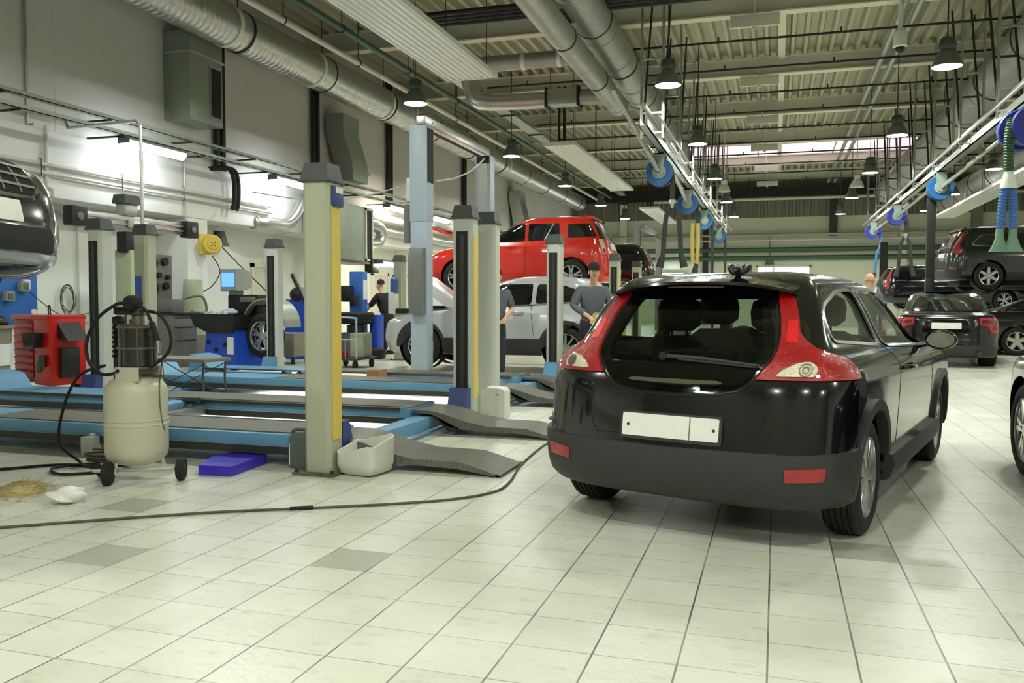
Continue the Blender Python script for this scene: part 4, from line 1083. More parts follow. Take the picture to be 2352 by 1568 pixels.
# ---- the black three-door hatchback in front
def hatchback():
    root = thing('car', 'large glossy black three-door hatchback in the foreground, seen from behind', 'car', (-.333,5.192,0), -.286+PI/2)
    rows = [(.19,-.45,3.3,.78),(.25,-.63,3.5,.85),(.33,-.69,3.55,.872),(.44,-.705,3.57,.88),(.5,-.70,3.57,.885),(.6,-.685,3.56,.89),(.7,-.668,3.53,.892),(.8,-.648,3.42,.89),
            (.86,-.628,3.25,.882),(.91,-.605,3.0,.862),(.96,-.575,2.6,.81),(1.0,-.54,2.36,.755),(1.08,-.475,2.16,.715),(1.18,-.395,1.95,.68),(1.28,-.30,1.71,.635),(1.35,-.22,1.48,.595),(1.395,-.15,1.26,.545),(1.425,-.02,1.04,.46),(1.44,.2,.86,.33),(1.447,.45,.68,.12)]
    kw = dict(lxr=.34, lyr=.60, lxf=.42, lyf=.6, bow=.02)
    o, bv, cut = make_body(root, rows, 'paint_black', 56, arch=(.372,.372), ytrk=.60, **kw)
    # hollow cabin and window openings
    ib = MB(); ib.rings(body_rings([(.46,-.60,2.3,.62),(.70,-.60,2.4,.63)]+[(z,xr,min(xf,2.55),W) for z,xr,xf,W in rows if .75 < z < .97]+[r for r in rows if .97 < r[0] < 1.41], 40, inset=.055, **kw))
    cavity = ib.build('cut', 'seam')
    hatch_hole = rpoly([(-.40,.93),(.40,.93),(.44,1.0),(.415,1.1),(.36,1.275),(-.36,1.275),(-.415,1.1),(-.44,1.0)], .03)
    ws_hole = rpoly([(-.66,1.0),(.66,1.0),(.50,1.36),(-.50,1.36)], .05)
    q_win = rpoly([(-.25,1.055),(.80,.995),(.64,1.335),(.25,1.325),(-.16,1.245),(-.25,1.18)], .08)
    d_win = rpoly([(.92,.99),(2.16,.945),(1.98,1.09),(1.55,1.315),(1.2,1.345),(.73,1.34)], .05)
    cut += [cavity, prism_cut(hatch_hole,'yz',-1.2,1.3), prism_cut(ws_hole,'yz',1.05,1.3), prism_cut(q_win,'xz',-1,2), prism_cut(d_win,'xz',-1,2)]
    boolean(o, cut)
    # glazing: frames and panes
    hg = rpoly([(0,.778),(.22,.785),(.345,.812),(.405,.868),(.455,.94),(.487,1.0),(.478,1.08),(.43,1.19),(.385,1.30),(-.385,1.30),(-.43,1.19),(-.478,1.08),(-.487,1.0),(-.455,.94),(-.405,.868),(-.345,.812),(-.22,.785)], .05)
    h = patch('hatch_glass', bv, hg, 0, 'tint', root, out=.012, thick=.004, grid=.05)
    # dark glossy lower part of the hatch and dark edge band behind the pane
    lowp = [p for p in [(-.44,.925),(.44,.925),(.40,.86),(.34,.81),(.22,.786),(0,.78),(-.22,.786),(-.34,.81),(-.40,.86)]]
    patch('hatch_panel', bv, lowp, 0, 'dark_glass', root, out=.004, thick=.02, grid=.06)
    patch('rear_seam', bv, line_poly([(p[0]*1.012,(p[1]-.8)*1.005+.795) for p in [(.44,1.25),(.478,1.1),(.492,1.0),(.46,.935),(.41,.86),(.35,.805),(.22,.778),(0,.770),(-.22,.778),(-.35,.805),(-.41,.86),(-.46,.935),(-.492,1.0),(-.478,1.1),(-.44,1.25)]], .008), 0, 'seam', root, out=.003, thick=.01, grid=.05)
    side_patch('quarter_glass', bv, q_win, 'tint_side', root, out=-.012, thick=.004)
    side_patch('door_glass', bv, d_win, 'tint_side', root, out=-.012, thick=.004)
    patch('windscreen', bv, ws_hole, 180, 'tint_side', root, out=-.02, thick=.004, grid=.08)
    for q, nm in ((q_win,'quarter_glass_trim'),(d_win,'door_glass_trim')):
        for az, sg in ((-90,1),(90,-1)):
            lp_ = line_poly([(p[0]*sg,p[1]) for p in q]+[(q[0][0]*sg,q[0][1])], .017)
            patch(nm, bv, lp_, az, 'alloy', root, out=.006, thick=.014, grid=.08)
    # tail lamps: red hockey-stick along the hatch glass up to the roof
    TH = 30
    def corner_pts(pts):
        out = []
        for p in pts:
            if len(p) == 3: x = p[2]
            else: x = bv.ray_cast(Vector((-6,p[0],p[1])), Vector((1,0,0)))[0].x
            t_ = math.radians(TH); out.append((x*math.sin(t_)+p[0]*math.cos(t_), p[1]))
        return out
    tl_ = corner_pts([(.43,.866),(.60,.866),(.77,.868),(.884,.872,-.34),(.88,.91,-.34),(.862,.945,-.35),(.83,.968,-.37),(.77,.99,-.41),(.69,1.02,-.44),(.63,1.06,-.43),(.60,1.1,-.42),(.565,1.18),(.525,1.27),(.47,1.335),(.43,1.325),(.45,1.26),(.485,1.17),(.505,1.08),(.508,1.01),(.495,.96),(.465,.915)])
    cl = rpoly(corner_pts([(.52,.882),(.70,.884),(.705,.93),(.665,.955),(.61,.945),(.555,.915)]), .02)
    rp_ = rpoly(corner_pts([(.535,1.045),(.59,1.045),(.565,1.16),(.52,1.16)]), .01)
    for sg in (1,-1):
        A = -sg*TH
        lm = patch('tail_lamp', bv, [(a*sg,b) for a,b in tl_], A, 'lamp_red', root, out=.014, thick=.03, grid=.03)
        patch('reverse_lens', bv, [(a*sg,b) for a,b in cl], A, 'lamp_clear', lm, out=.022, thick=.02, grid=.04)
        patch('brake_lens', bv, [(a*sg,b) for a,b in rp_], A, 'brake_red', lm, out=.017, thick=.02, grid=.04)
        for r0, r1 in ((.012,.017),(.026,.030)): patch('bulb_ring', bv, [(a*sg,b) for a,b in corner_pts(arc_poly(.655,.914,r0,r1,0,358,20))], A, 'brass', lm, out=.026, thick=.01, grid=.1)
    # roof spoiler with the high brake lamp
    sp = MB(); n_ = 17
    def sec(y):
        u = abs(y)/.52; dx = .10*u**3; dz = -.05*u**2.6
        return [Vector((-.30+dx,y,1.385+dz)),Vector((-.395+dx,y,1.372+dz)),Vector((-.40+dx,y,1.356+dz)),Vector((-.33+dx,y,1.338+dz)),Vector((-.20+dx*.6,y,1.325+dz*1.2)),Vector((.05,y,1.38+dz*.9)),Vector((-.12,y,1.412+dz))]
    sp.rings([sec(-.525+1.05*i/(n_-1)) for i in range(n_)]); sp.build('roof_spoiler', 'paint_black', root, smooth=50)
    MB().box(-.352,-.33,-.165,.165,1.338,1.358,.004).build('high_brake_lamp', 'lamp_dark_red', root)
    # wiper, chrome handle strip, plate
    def on_rear(y, z, off=.02):
        hit = bv.ray_cast(Vector((-6,y,z)), Vector((1,0,0)))[0]; return hit-Vector((off,0,0))
    w = MB(); P = [on_rear(y,z,.03) for y,z in ((.09,.968),(-.1,.965),(-.3,.95),(-.45,.938))]
    w.tube(cat(P,4), .012, 8, .006); w.tube([on_rear(.0,.956,.022),on_rear(-.43,.93,.022)], .008, 6); w.build('rear_wiper', 'trim_black', root)
    MB().tube([on_rear(.08,.968,.0),on_rear(.08,.968,.045)], .022, 12).build('wiper_pivot', 'black_plastic', root)
    patch('hatch_handle', bv, rpoly([(-.27,.838),(-.24,.848),(.24,.848),(.27,.838),(.24,.832),(.08,.826),(-.08,.826),(-.24,.832)],.006), 0, 'chrome', root, out=.02, thick=.02, grid=.05)
    patch('plate_frame', bv, rpoly([(-.285,.523),(.285,.523),(.285,.668),(-.285,.668)],.015), 0, 'trim_black', root, out=.016, thick=.02, grid=.1)
    pl = patch('number_plate', bv, rpoly([(-.27,.54),(.27,.54),(.27,.658),(-.27,.658)],.01), 0, 'plate_white', root, out=.021, thick=.006, grid=.1)
    patch('plate_divider', bv, [(-.118,.54),(-.112,.54),(-.112,.658),(-.118,.658)], 0, 'cabinet_grey', pl, out=.0225, thick=.004)
    for y in (.235,-.245):
        c = on_rear(y,.60,.021); MB().cyl(c, c-Vector((.004,0,0)), .008, 10).build('plate_screw', 'steel_dark', pl)
    # recess sculpting under the hatch
    patch('boot_seam', bv, line_poly([(-.5,.70),(-.47,.60),(-.44,.545),(.44,.545),(.47,.60),(.5,.70)], .006), 0, 'seam', root, out=.002, thick=.006, grid=.06)
    # grey bumper shell below: draped band
    bm_ = [(-.83,.51),(-.6,.505),(0,.495),(.6,.505),(.83,.51),(.83,.40),(.81,.29),(.7,.235),(.4,.215),(0,.21),(-.4,.215),(-.7,.235),(-.81,.29),(-.83,.40)]
    patch('bumper_cover', bv, bm_, 0, 'trim_black', root, out=.028, thick=.05, grid=.04)
    for az, sg in ((-90,1),(90,-1)):
        patch('bumper_side', bv, [(a*sg,b) for a,b in [(-.60,.51),(-.385,.53),(-.375,.44),(-.385,.33),(-.42,.25),(-.52,.24),(-.57,.30)]], az, 'trim_black', root, out=.022, thick=.04, grid=.05)
    for sg in (1,-1):
        patch('reflector', bv, rpoly([(sg*.60,.375),(sg*.76,.385),(sg*.77,.45),(sg*.60,.44)],.01), 0, 'lamp_red', root, out=.033, thick=.02, grid=.04)
    # flared arches, sills, seams
    for x, nm in ((0,'arch_flare'),(2.64,'arch_flare')):
        side_patch(nm, bv, arc_poly(x,.315,.368,.425,-8 if x else 12,188 if not x else 172,22), 'trim_black', root, out=.024, thick=.06, grid=.05)
    for sg in (1,-1):
        s = MB(); s.rings([[Vector((x,sg*y,z)) for y,z in ((.84,.40),(.915,.385),(.93,.33),(.90,.245),(.82,.22))] for x in (.37,1.0,1.8,2.28)], True); s.build('sill_trim', 'trim_black', root)
    side_patch('door_seam', bv, line_poly([(p.x,p.y) for p in cat([(.82,1.0,0),(.80,.9,0),(.74,.75,0),(.70,.6,0),(.70,.42,0)],5)], .007), 'seam', root, out=.0015, thick=.006, grid=.06)
    side_patch('door_seam', bv, line_poly([(2.06,.93),(2.1,.75),(2.08,.42)], .007), 'seam', root, out=.0015, thick=.006, grid=.06)
    for sg in (1,-1):
        MB().tube(cat([(.93,sg*.872,.855),(.98,sg*.918,.858),(1.1,sg*.92,.86),(1.15,sg*.876,.86)],4), .014, 8).build('door_handle', 'paint_black', root)
    side_patch('fuel_flap', bv, line_poly([(p.x,p.y) for p in cat([(-.36,.82,0),(-.37,.88,0),(-.3,.9,0),(-.2,.895,0),(-.19,.84,0),(-.2,.79,0),(-.3,.775,0),(-.36,.82,0)],4)], .005), 'seam', root, out=.0015, thick=.005, grid=.06)
    side_patch('rear_seam', bv, line_poly([(-.33,.86),(-.36,.7),(-.38,.52)], .006), 'seam', root, out=.0015, thick=.006, grid=.06)
    mirror(root, 1.78, .985, 1.0, 'paint_black')
    for x in (0,2.64):
        for sg, s in ((1,'L'),(-1,'R')): wheel(root, x, sg*.765, .315, s, .315, .205, 'five', rot=.3+x)
    # cabin: floor, seats with headrests, dashboard, wheel
    c = MB(); c.box(-.45,2.2,-.56,.56,.42,.47); c.box(-.5,.05,-.56,.56,.46,.80,.03); c.build('cabin_floor', 'seat_cloth', root)
    MB().box(1.75,2.25,-.72,.72,.62,.93,.06).build('dashboard', 'black_plastic', root)
    MB().lathe([(.175,-.012),(.19,0),(.175,.012),(.16,0)], 26, (0,0,0), 'x').build('steering_wheel', 'black_plastic', root, (1.62,.36,.90), (0,-.35,0))
    for x, y, zt in ((.28,.30,1.0),(.28,-.30,1.0),(1.15,.36,1.02),(1.15,-.36,1.02)):
        s = MB(); s.box(x,x+.5,y-.24,y+.24,.5,.64,.05)
        s.rings([[Vector((x+dx+math.cos(t)*.07, y+math.sin(t)*w_, z)) for t in [i*PI/8 for i in range(16)]] for dx,w_,z in ((.02,.2,.58),(0,.24,.7),(-.05,.25,.9),(-.1,.22,zt),(-.13,.14,zt+.05))])
        o2 = s.build('seat', 'seat_cloth', root, smooth=50)
        h = MB(); h.rings([[Vector((x-.13+math.cos(t)*.06*k, y+math.sin(t)*.15*k, z)) for t in [i*PI/8 for i in range(16)]] for k,z in ((.6,zt+.08),(.95,zt+.12),(1,zt+.2),(.9,zt+.26),(.5,zt+.29))])
        h.cyl((x-.13,y-.05,zt),(x-.13,y-.05,zt+.12),.008,6).cyl((x-.13,y+.05,zt),(x-.13,y+.05,zt+.12),.008,6)
        h.build('headrest', 'seat_cloth', o2, smooth=50)
    k = MB()
    for dx, dy, r, tl2 in ((0,0,.045,.5),(.03,-.06,.04,-.4),(-.02,-.1,.03,.9)):
        k.tube([Vector((dx+math.cos(a)*r*math.cos(tl2), dy+math.sin(a)*r, .022+abs(math.cos(a))*r*.9)) for a in [i*PI/10 for i in range(21)]], .016, 8)
    c0 = root.matrix_basis @ Vector((-.12,-.16,1.40))
    solo('black_strap', k, 'black_plastic', 'small crumpled black strap lying on the roof of the black hatchback', 'strap', c0)
    return root
hatchback()

# ---- generic bodies
def suv_rows(wb, ro, fo, W, H):
    return [(.14*H,-ro+.15,wb+fo-.2,W*.92),(.19*H,-ro+.03,wb+fo-.06,W*.97),(.3*H,-ro,wb+fo,W),(.42*H,-ro+.02,wb+fo-.02,W),(.5*H,-ro+.04,wb+fo-.08,W),(.56*H,-ro+.06,wb+fo-.3,W*.985),(.60*H,-ro+.08,wb+fo*.5-.1,W*.97),(.635*H,-ro+.1,wb-.3,W*.945),(.68*H,-ro+.13,wb-.52,W*.91),(.78*H,-ro+.22,wb-.85,W*.875),(.88*H,-ro+.32,wb-1.15,W*.835),(.94*H,-ro+.40,wb-1.38,W*.79),(.975*H,-ro+.52,wb-1.6,W*.70),(.995*H,-ro+.85,wb-1.85,W*.5),(H,-ro+1.2,wb-2.0,W*.2)]
def sedan_rows(wb, ro, fo, W, H):
    return [(.13*H,-ro+.2,wb+fo-.2,W*.92),(.18*H,-ro+.04,wb+fo-.05,W*.97),(.29*H,-ro,wb+fo,W*.985),(.42*H,-ro+.02,wb+fo-.03,W),(.52*H,-ro+.02,wb+fo-.09,W),(.58*H,-ro+.03,wb+fo-.2,W*.985),(.61*H,-ro+.035,wb+fo-.45,W*.97),(.635*H,-ro+.04,wb+.1,W*.955),(.665*H,-ro+.07,wb-.3,W*.92),(.69*H,-ro+.14,wb-.45,W*.885),(.705*H,-.42,wb-.52,W*.86),(.78*H,-.1,wb-.8,W*.825),(.88*H,.3,wb-1.12,W*.775),(.94*H,.6,wb-1.35,W*.725),(.975*H,.85,wb-1.55,W*.64),(.995*H,1.1,wb-1.75,W*.45),(H,1.35,wb-1.9,W*.18)]

def car(label, rows, paint, loc, head, wb, W, H, R, style, ro, fo, kind, cladding=True, **kw):
    root = thing('car', label, 'car', loc, head)
    o, bv, cut = make_body(root, rows, paint, 44, wb=wb, arch=(R*1.17,R*1.17), ytrk=W-.3, wz=(R,R), **kw)
    boolean(o, cut)
    for x in (0, wb):
        for sg, s in ((1,'L'),(-1,'R')): wheel(root, x, sg*(W-.125), R, s, R, .22, style, rot=.4*x)
        for sg in (1,-1): MB().tube([(x,sg*(W-.31),R),(x,sg*(W-.06),R)], R*1.165, 32, cap=False).build('wheel_well', 'seam', root)
        if cladding: side_patch('arch_flare', bv, arc_poly(x,R,R*1.15,R*1.30,-2,182,20), 'trim_black', root, out=.014, thick=.04, grid=.06)
    return root, o, bv
def seam(bv, root, pts, w=.008):
    return side_patch('door_seam', bv, line_poly(pts, w), 'seam', root, out=.0015, thick=.005, grid=.08)
def handle(root, x, y, z, m):
    for sg in (1,-1): MB().tube(cat([(x,sg*(y-.03),z),(x+.04,sg*(y+.03),z),(x+.15,sg*(y+.03),z),(x+.2,sg*(y-.03),z)],3), .014, 8).build('door_handle', m, root)

# silver SUV with open bonnet, side on, facing left
H = 1.61; wb = 2.66
r_, o_, bv = car('silver SUV with its bonnet up, side-on behind the lift posts', suv_rows(wb,.74,.90,.91,H), 'paint_silver', (-3.42,15.0,.1), PI, wb, .91, H, .365, 'ten', .74, .90, 'suv')
side_patch('side_glass', bv, rpoly([(-.28,1.17),(.55,1.12),(.52,1.46),(.1,1.45),(-.2,1.36)],.06), 'dark_glass', r_, out=.006)
side_patch('side_glass', bv, rpoly([(.62,1.115),(1.9,1.06),(1.72,1.2),(1.42,1.45),(.6,1.47)],.05), 'dark_glass', r_, out=.006)
side_patch('window_trim', bv, line_poly([(-.3,1.15),(.6,1.10),(1.98,1.04)],.02), 'chrome', r_, out=.008, thick=.01)
patch('windscreen', bv, rpoly([(-.66,1.06),(.66,1.06),(.54,1.46),(-.54,1.46)],.05), 180, 'dark_glass', r_, out=.006)
patch('rear_glass', bv, rpoly([(-.62,1.12),(.62,1.12),(.5,1.43),(-.5,1.43)],.05), 0, 'dark_glass', r_, out=.006)
side_patch('sill_trim', bv, [(.42,.52),(2.24,.52),(2.24,.24),(.42,.24)], 'trim_black', r_, out=.012, thick=.03)
seam(bv, r_, [(.62,1.1),(.6,.9),(.55,.55)]); seam(bv, r_, [(1.98,1.03),(2.02,.8),(2.0,.52)])
seam(bv, r_, [(1.95,1.02),(2.5,1.0),(3.2,.96)], .02)
handle(r_, .75, .905, .98, 'paint_silver'); mirror(r_, 1.72, 1.02, 1.14, 'chrome')
corner_patch('headlamp', bv, rpoly([(.62,.84),(.85,.86),(.95,.95),(.75,.93)],.02), 150, 'lamp_clear', r_, out=.008, ext=(0.91,3.56))
hd = MB(); hd.rings([[Vector((2.2+s*.05,y,1.08)),Vector((2.2+s*.02,y,1.05)),Vector((3.0,y,1.62-.04*abs(y))),Vector((3.02,y,1.66-.04*abs(y)))] for s, y in ((1,-.72),(0,-.4),(0,0),(0,.4),(1,.72))])
hd.build('bonnet', 'paint_silver', r_); MB().cyl((3.0,.5,.95),(2.75,.5,1.42),.012,6).build('bonnet_prop', 'steel_dark', r_)
eb = MB(); eb.box(2.35,3.3,-.6,.6,.93,1.03,.03); eb.box(2.5,3.0,-.3,.3,1.03,1.08,.02); eb.build('engine_bay', 'black_plastic', r_)

# red SUV up on the lift, bonnet open
H = 1.74; wb = 2.66
r_, o_, bv = car('raised red SUV with open bonnet above the silver SUV', suv_rows(wb,.85,.95,.93,H), 'paint_red', (-4.35,19.35,1.45), PI, wb, .93, H, .37, 'five', .85, .95, 'suv', cladding=False)
side_patch('side_glass', bv, rpoly([(-.55,1.24),(.08,1.22),(.1,1.54),(-.38,1.54)],.05), 'dark_glass', r_, out=.006)
side_patch('side_glass', bv, rpoly([(.26,1.2),(1.0,1.17),(1.0,1.56),(.3,1.56)],.04), 'dark_glass', r_, out=.006)
side_patch('side_glass', bv, rpoly([(1.08,1.17),(1.95,1.13),(1.5,1.54),(1.08,1.56)],.04), 'dark_glass', r_, out=.006)
side_patch('window_trim', bv, line_poly([(.62,1.18),(.42,1.56)],.025), 'alloy', r_, out=.012, thick=.01)
patch('rear_glass', bv, rpoly([(-.70,1.2),(.70,1.2),(.62,1.58),(-.62,1.58)],.05), 0, 'dark_glass', r_, out=.008)
patch('windscreen', bv, rpoly([(-.66,1.14),(.66,1.14),(.54,1.58),(-.54,1.58)],.05), 180, 'dark_glass', r_, out=.006)
corner_patch('tail_lamp', bv, rpoly([(.62,.86),(.74,.86),(.74,1.19),(.62,1.19)],.03), 28, 'lamp_clear', r_, out=.012, ext=(0.93,0.85))
corner_patch('brake_lens', bv, rpoly([(.64,.88),(.72,.88),(.72,.98),(.64,.98)],.02), 28, 'lamp_red', r_, out=.02, ext=(0.93,0.85))
patch('number_plate', bv, rpoly([(-.26,.98),(.26,.98),(.26,1.1),(-.26,1.1)],.01), 0, 'plate_white', r_, out=.012)
patch('tailgate_bar', bv, [(-.5,1.13),(.5,1.13),(.5,1.17),(-.5,1.17)], 0, 'chrome', r_, out=.012)
patch('rear_spoiler', bv, rpoly([(-.6,1.62),(.6,1.62),(.6,1.70),(-.6,1.70)],.02), 0, 'paint_red', r_, out=.05, thick=.08)
seam(bv, r_, [(.2,1.2),(.2,1.0),(.3,.6)]); seam(bv, r_, [(1.05,1.18),(1.05,.45)]); seam(bv, r_, [(2.0,1.1),(2.05,.45)])
handle(r_, .45, .915, 1.05, 'paint_red'); handle(r_, 1.3, .915, 1.04, 'paint_red'); mirror(r_, 1.9, 1.05, 1.22, 'paint_red')
patch('rear_bumper', bv, [(-.9,.55),(.9,.55),(.88,.28),(-.88,.28)], 0, 'paint_red', r_, out=.04, thick=.05)
hd = MB(); hd.rings([[Vector((2.2,y,1.12)),Vector((2.2,y,1.09)),Vector((3.5,y,1.56-.05*abs(y))),Vector((3.54,y,1.63-.05*abs(y)))] for y in (-.74,-.4,0,.4,.74)])
hd.build('bonnet', 'paint_red', r_)

# black SUV raised further back
H = 1.82; wb = 2.75
r_, o_, bv = car('raised black SUV behind the red one, rear corner showing', suv_rows(wb,.95,.85,.96,H), 'paint_black', (-4.55,26.9,1.25), PI+.06, wb, .96, H, .38, 'five', .95, .85, 'suv', cladding=False)
side_patch('side_glass', bv, rpoly([(-.68,1.27),(.1,1.25),(.15,1.6),(-.46,1.6)],.04), 'dark_glass', r_, out=.006)
side_patch('side_glass', bv, rpoly([(.3,1.25),(1.1,1.22),(1.1,1.62),(.35,1.62)],.04), 'dark_glass', r_, out=.006)
side_patch('side_glass', bv, rpoly([(1.2,1.22),(2.05,1.18),(1.6,1.6),(1.2,1.62)],.04), 'dark_glass', r_, out=.006)
side_patch('window_trim', bv, line_poly([(.2,1.25),(.28,1.62)],.09), 'galv_green', r_, out=.01, thick=.01)
patch('rear_glass', bv, rpoly([(-.74,1.3),(.74,1.3),(.64,1.66),(-.64,1.66)],.05), 0, 'dark_glass', r_, out=.008)
patch('number_plate', bv, rpoly([(-.26,1.0),(.26,1.0),(.26,1.12),(-.26,1.12)],.01), 0, 'plate_white', r_, out=.012)
patch('tailgate_bar', bv, [(-.6,1.15),(.6,1.15),(.6,1.2),(-.6,1.2)], 0, 'chrome', r_, out=.012)
corner_patch('tail_lamp', bv, rpoly([(.68,.95),(.8,.95),(.8,1.25),(.68,1.25)],.03), 28, 'lamp_dark_red', r_, out=.012, ext=(0.96,0.95))
seam(bv, r_, [(.2,1.2),(.2,1.0),(.3,.6)])

tx = bpy.data.curves.new('t', 'FONT'); tx.body = 'RANGE ROVER'; tx.size = .095; tx.align_x = 'CENTER'; tx.extrude = .006; tx.space_character = 1.25
to = bpy.data.objects.new('t', tx); COL.objects.link(to); dg = bpy.context.evaluated_depsgraph_get(); dg.update()
me = bpy.data.meshes.new_from_object(to.evaluated_get(dg)); bpy.data.objects.remove(to)
lt = bpy.data.objects.new('tailgate_lettering', me); COL.objects.link(lt); me.materials.append(M['chrome']); lt.parent = r_; lt.location = (-.955,0,1.235); lt.rotation_euler = (PI/2,0,-PI/2)
# dark green SUV raised on the right
H = 1.71; wb = 2.77
r_, o_, bv = car('dark green-black SUV raised on the right, silver wheel showing', suv_rows(wb,.98,.87,.945,H), 'paint_green_black', (5.3,26.5,1.62), .12, wb, .945, H, .36, 'six', .98, .87, 'suv', cladding=False)
side_patch('side_glass', bv, rpoly([(-.45,1.18),(.25,1.12),(.25,1.46),(-.18,1.46)],.07), 'galv_green', r_, out=.004)
side_patch('side_glass', bv, rpoly([(-.42,1.195),(.25,1.135),(.25,1.45),(-.17,1.45)],.07), 'dark_glass', r_, out=.009)
side_patch('side_glass', bv, rpoly([(.33,1.12),(1.15,1.1),(1.15,1.48),(.33,1.48)],.04), 'dark_glass', r_, out=.006)
side_patch('side_glass', bv, rpoly([(1.25,1.1),(2.05,1.06),(1.65,1.46),(1.25,1.48)],.04), 'dark_glass', r_, out=.006)
patch('rear_glass', bv, rpoly([(-.62,1.2),(.62,1.2),(.55,1.56),(-.55,1.56)],.05), 0, 'dark_glass', r_, out=.008)
corner_patch('tail_lamp', bv, [(.64,.98),(.9,.95),(.94,1.08),(.83,1.18),(.86,1.34),(.93,1.5),(.82,1.5),(.72,1.33),(.66,1.16)], 45, 'lamp_red', r_, out=.012, grid=.04, ext=(0.94,0.98))
corner_patch('rear_reflector', bv, rpoly([(.66,.5),(.84,.5),(.84,.6),(.66,.6)],.02), 45, 'lamp_dark_red', r_, out=.02, ext=(0.94,0.98))
patch('number_plate', bv, rpoly([(-.26,.88),(.26,.88),(.26,1.0),(-.26,1.0)],.01), 0, 'plate_white', r_, out=.014)
patch('rear_spoiler', bv, rpoly([(-.55,1.58),(.55,1.58),(.55,1.65),(-.55,1.65)],.02), 0, 'black_plastic', r_, out=.04, thick=.06)
patch('rear_bumper', bv, [(-.9,.52),(.9,.52),(.86,.28),(-.86,.28)], 0, 'trim_black', r_, out=.03, thick=.05)
side_patch('sill_trim', bv, [(.42,.45),(2.34,.45),(2.34,.24),(.42,.24)], 'trim_black', r_, out=.012, thick=.03)
seam(bv, r_, [(.28,1.1),(.3,.9),(.45,.6)]); seam(bv, r_, [(1.2,1.1),(1.2,.45)])
ex = MB(); ex.box(-.6,2.5,-.5,.5,.1,.26,.03); ex.build('underbody', 'slot_dark', r_)

# dark estate further right
H = 1.54; wb = 2.76
r_, o_, bv = car('dark estate car raised far behind the mirror of the hatchback', suv_rows(wb,1.1,.95,.92,H), 'paint_navy', (4.5,33.0,1.02), .1, wb, .92, H, .33, 'five', 1.1, .95, 'suv', cladding=False)
side_patch('side_glass', bv, rpoly([(-.65,1.02),(.2,1.0),(.2,1.3),(-.4,1.3)],.04), 'dark_glass', r_, out=.006)
side_patch('side_glass', bv, rpoly([(.28,1.0),(1.1,.98),(1.1,1.32),(.28,1.32)],.04), 'dark_glass', r_, out=.006)
side_patch('window_trim', bv, line_poly([(-.7,1.0),(.3,.98),(1.9,.95)],.025), 'chrome', r_, out=.009, thick=.01)
corner_patch('tail_lamp', bv, rpoly([(.68,.72),(.86,.72),(.8,1.3),(.7,1.3)],.03), 45, 'lamp_red', r_, out=.012, ext=(0.92,1.10))

# dark saloon seen from behind
H = 1.49; wb = 2.775
r_, o_, bv = car('dark blue-black saloon seen square from behind, blank white plate', sedan_rows(wb,1.03,.90,.93,H), 'paint_navy', (3.3,19.25,0), PI/2-.15, wb, .93, H, .33, 'five', 1.03, .90, 'sedan', cladding=False)
patch('rear_glass', bv, rpoly([(-.66,1.09),(.66,1.09),(.52,1.40),(-.52,1.40)],.06), 0, 'dark_glass', r_, out=.008, tmax=3)
corner_patch('tail_lamp', bv, rpoly([(.46,.83),(.62,.80),(.66,.68),(.84,.68),(.86,.86),(.8,.96),(.46,.97)],.03), 18, 'lamp_red', r_, out=.012, grid=.05, ext=(0.93,1.03))
corner_patch('brake_lens', bv, rpoly([(.50,.86),(.7,.85),(.72,.74),(.78,.74),(.78,.92),(.5,.93)],.02), 18, 'lamp_dark_red', r_, out=.018, grid=.05, ext=(0.93,1.03))
patch('number_plate', bv, rpoly([(-.26,.75),(.26,.75),(.26,.87),(-.26,.87)],.01), 0, 'plate_white', r_, out=.014)
patch('plate_recess', bv, rpoly([(-.42,.68),(.42,.68),(.36,.92),(-.36,.92)],.04), 0, 'dark_glass', r_, out=.005)
patch('lower_bumper', bv, [(-.9,.42),(.9,.42),(.86,.24),(-.86,.24)], 0, 'trim_black', r_, out=.016, thick=.04)
for sg in (1,-1): MB().cyl((-.98,sg*.58,.28),(-1.06,sg*.58,.28),.045,14).build('exhaust_tip', 'steel_dark', r_)
side_patch('side_glass', bv, rpoly([(.0,1.06),(.95,1.04),(.95,1.36),(.5,1.35)],.04), 'dark_glass', r_, out=.006)
side_patch('side_glass', bv, rpoly([(1.03,1.04),(2.0,1.02),(1.5,1.34),(1.03,1.36)],.04), 'dark_glass', r_, out=.006)
patch('roof_antenna', bv, [(.9,-.04),(1.1,-.02),(1.1,.02),(.9,.04)], 0, 'paint_navy', r_, out=.03, top=True)

# dark saloon side on at the right edge
r_, o_, bv = car('dark saloon side-on at the right edge, five-spoke silver wheel', sedan_rows(2.83,1.13,.95,.93,1.49), 'paint_black', (5.5,23.95,0), .02, 2.83, .93, 1.49, .335, 'fivewide', 1.13, .95, 'sedan', cladding=False)
side_patch('side_glass', bv, rpoly([(-.12,1.08),(.3,1.06),(.3,1.27),(.15,1.24)],.04), 'dark_glass', r_, out=.006)
side_patch('side_glass', bv, rpoly([(.38,1.05),(1.2,1.03),(1.2,1.37),(.62,1.36)],.04), 'dark_glass', r_, out=.006)
side_patch('window_trim', bv, line_poly([(-.25,1.05),(.4,1.03),(2.1,1.0)],.02), 'chrome', r_, out=.009, thick=.01)
corner_patch('tail_lamp', bv, rpoly([(.6,.7),(.85,.7),(.82,.98),(.6,.98)],.03), 40, 'lamp_red', r_, out=.012, ext=(0.93,1.13))
seam(bv, r_, [(.3,1.05),(.35,.9),(.5,.6)]); seam(bv, r_, [(1.22,1.03),(1.22,.35)])

# dark car cut by the right edge of the frame
r_, o_, bv = car('black car cut off by the right edge, only a wheel arch showing', sedan_rows(2.7,1.0,.85,.92,1.46), 'paint_black', (2.62,4.3,0), PI/2, 2.7, .92, 1.46, .335, 'five', 1.0, .85, 'sedan', cladding=False)

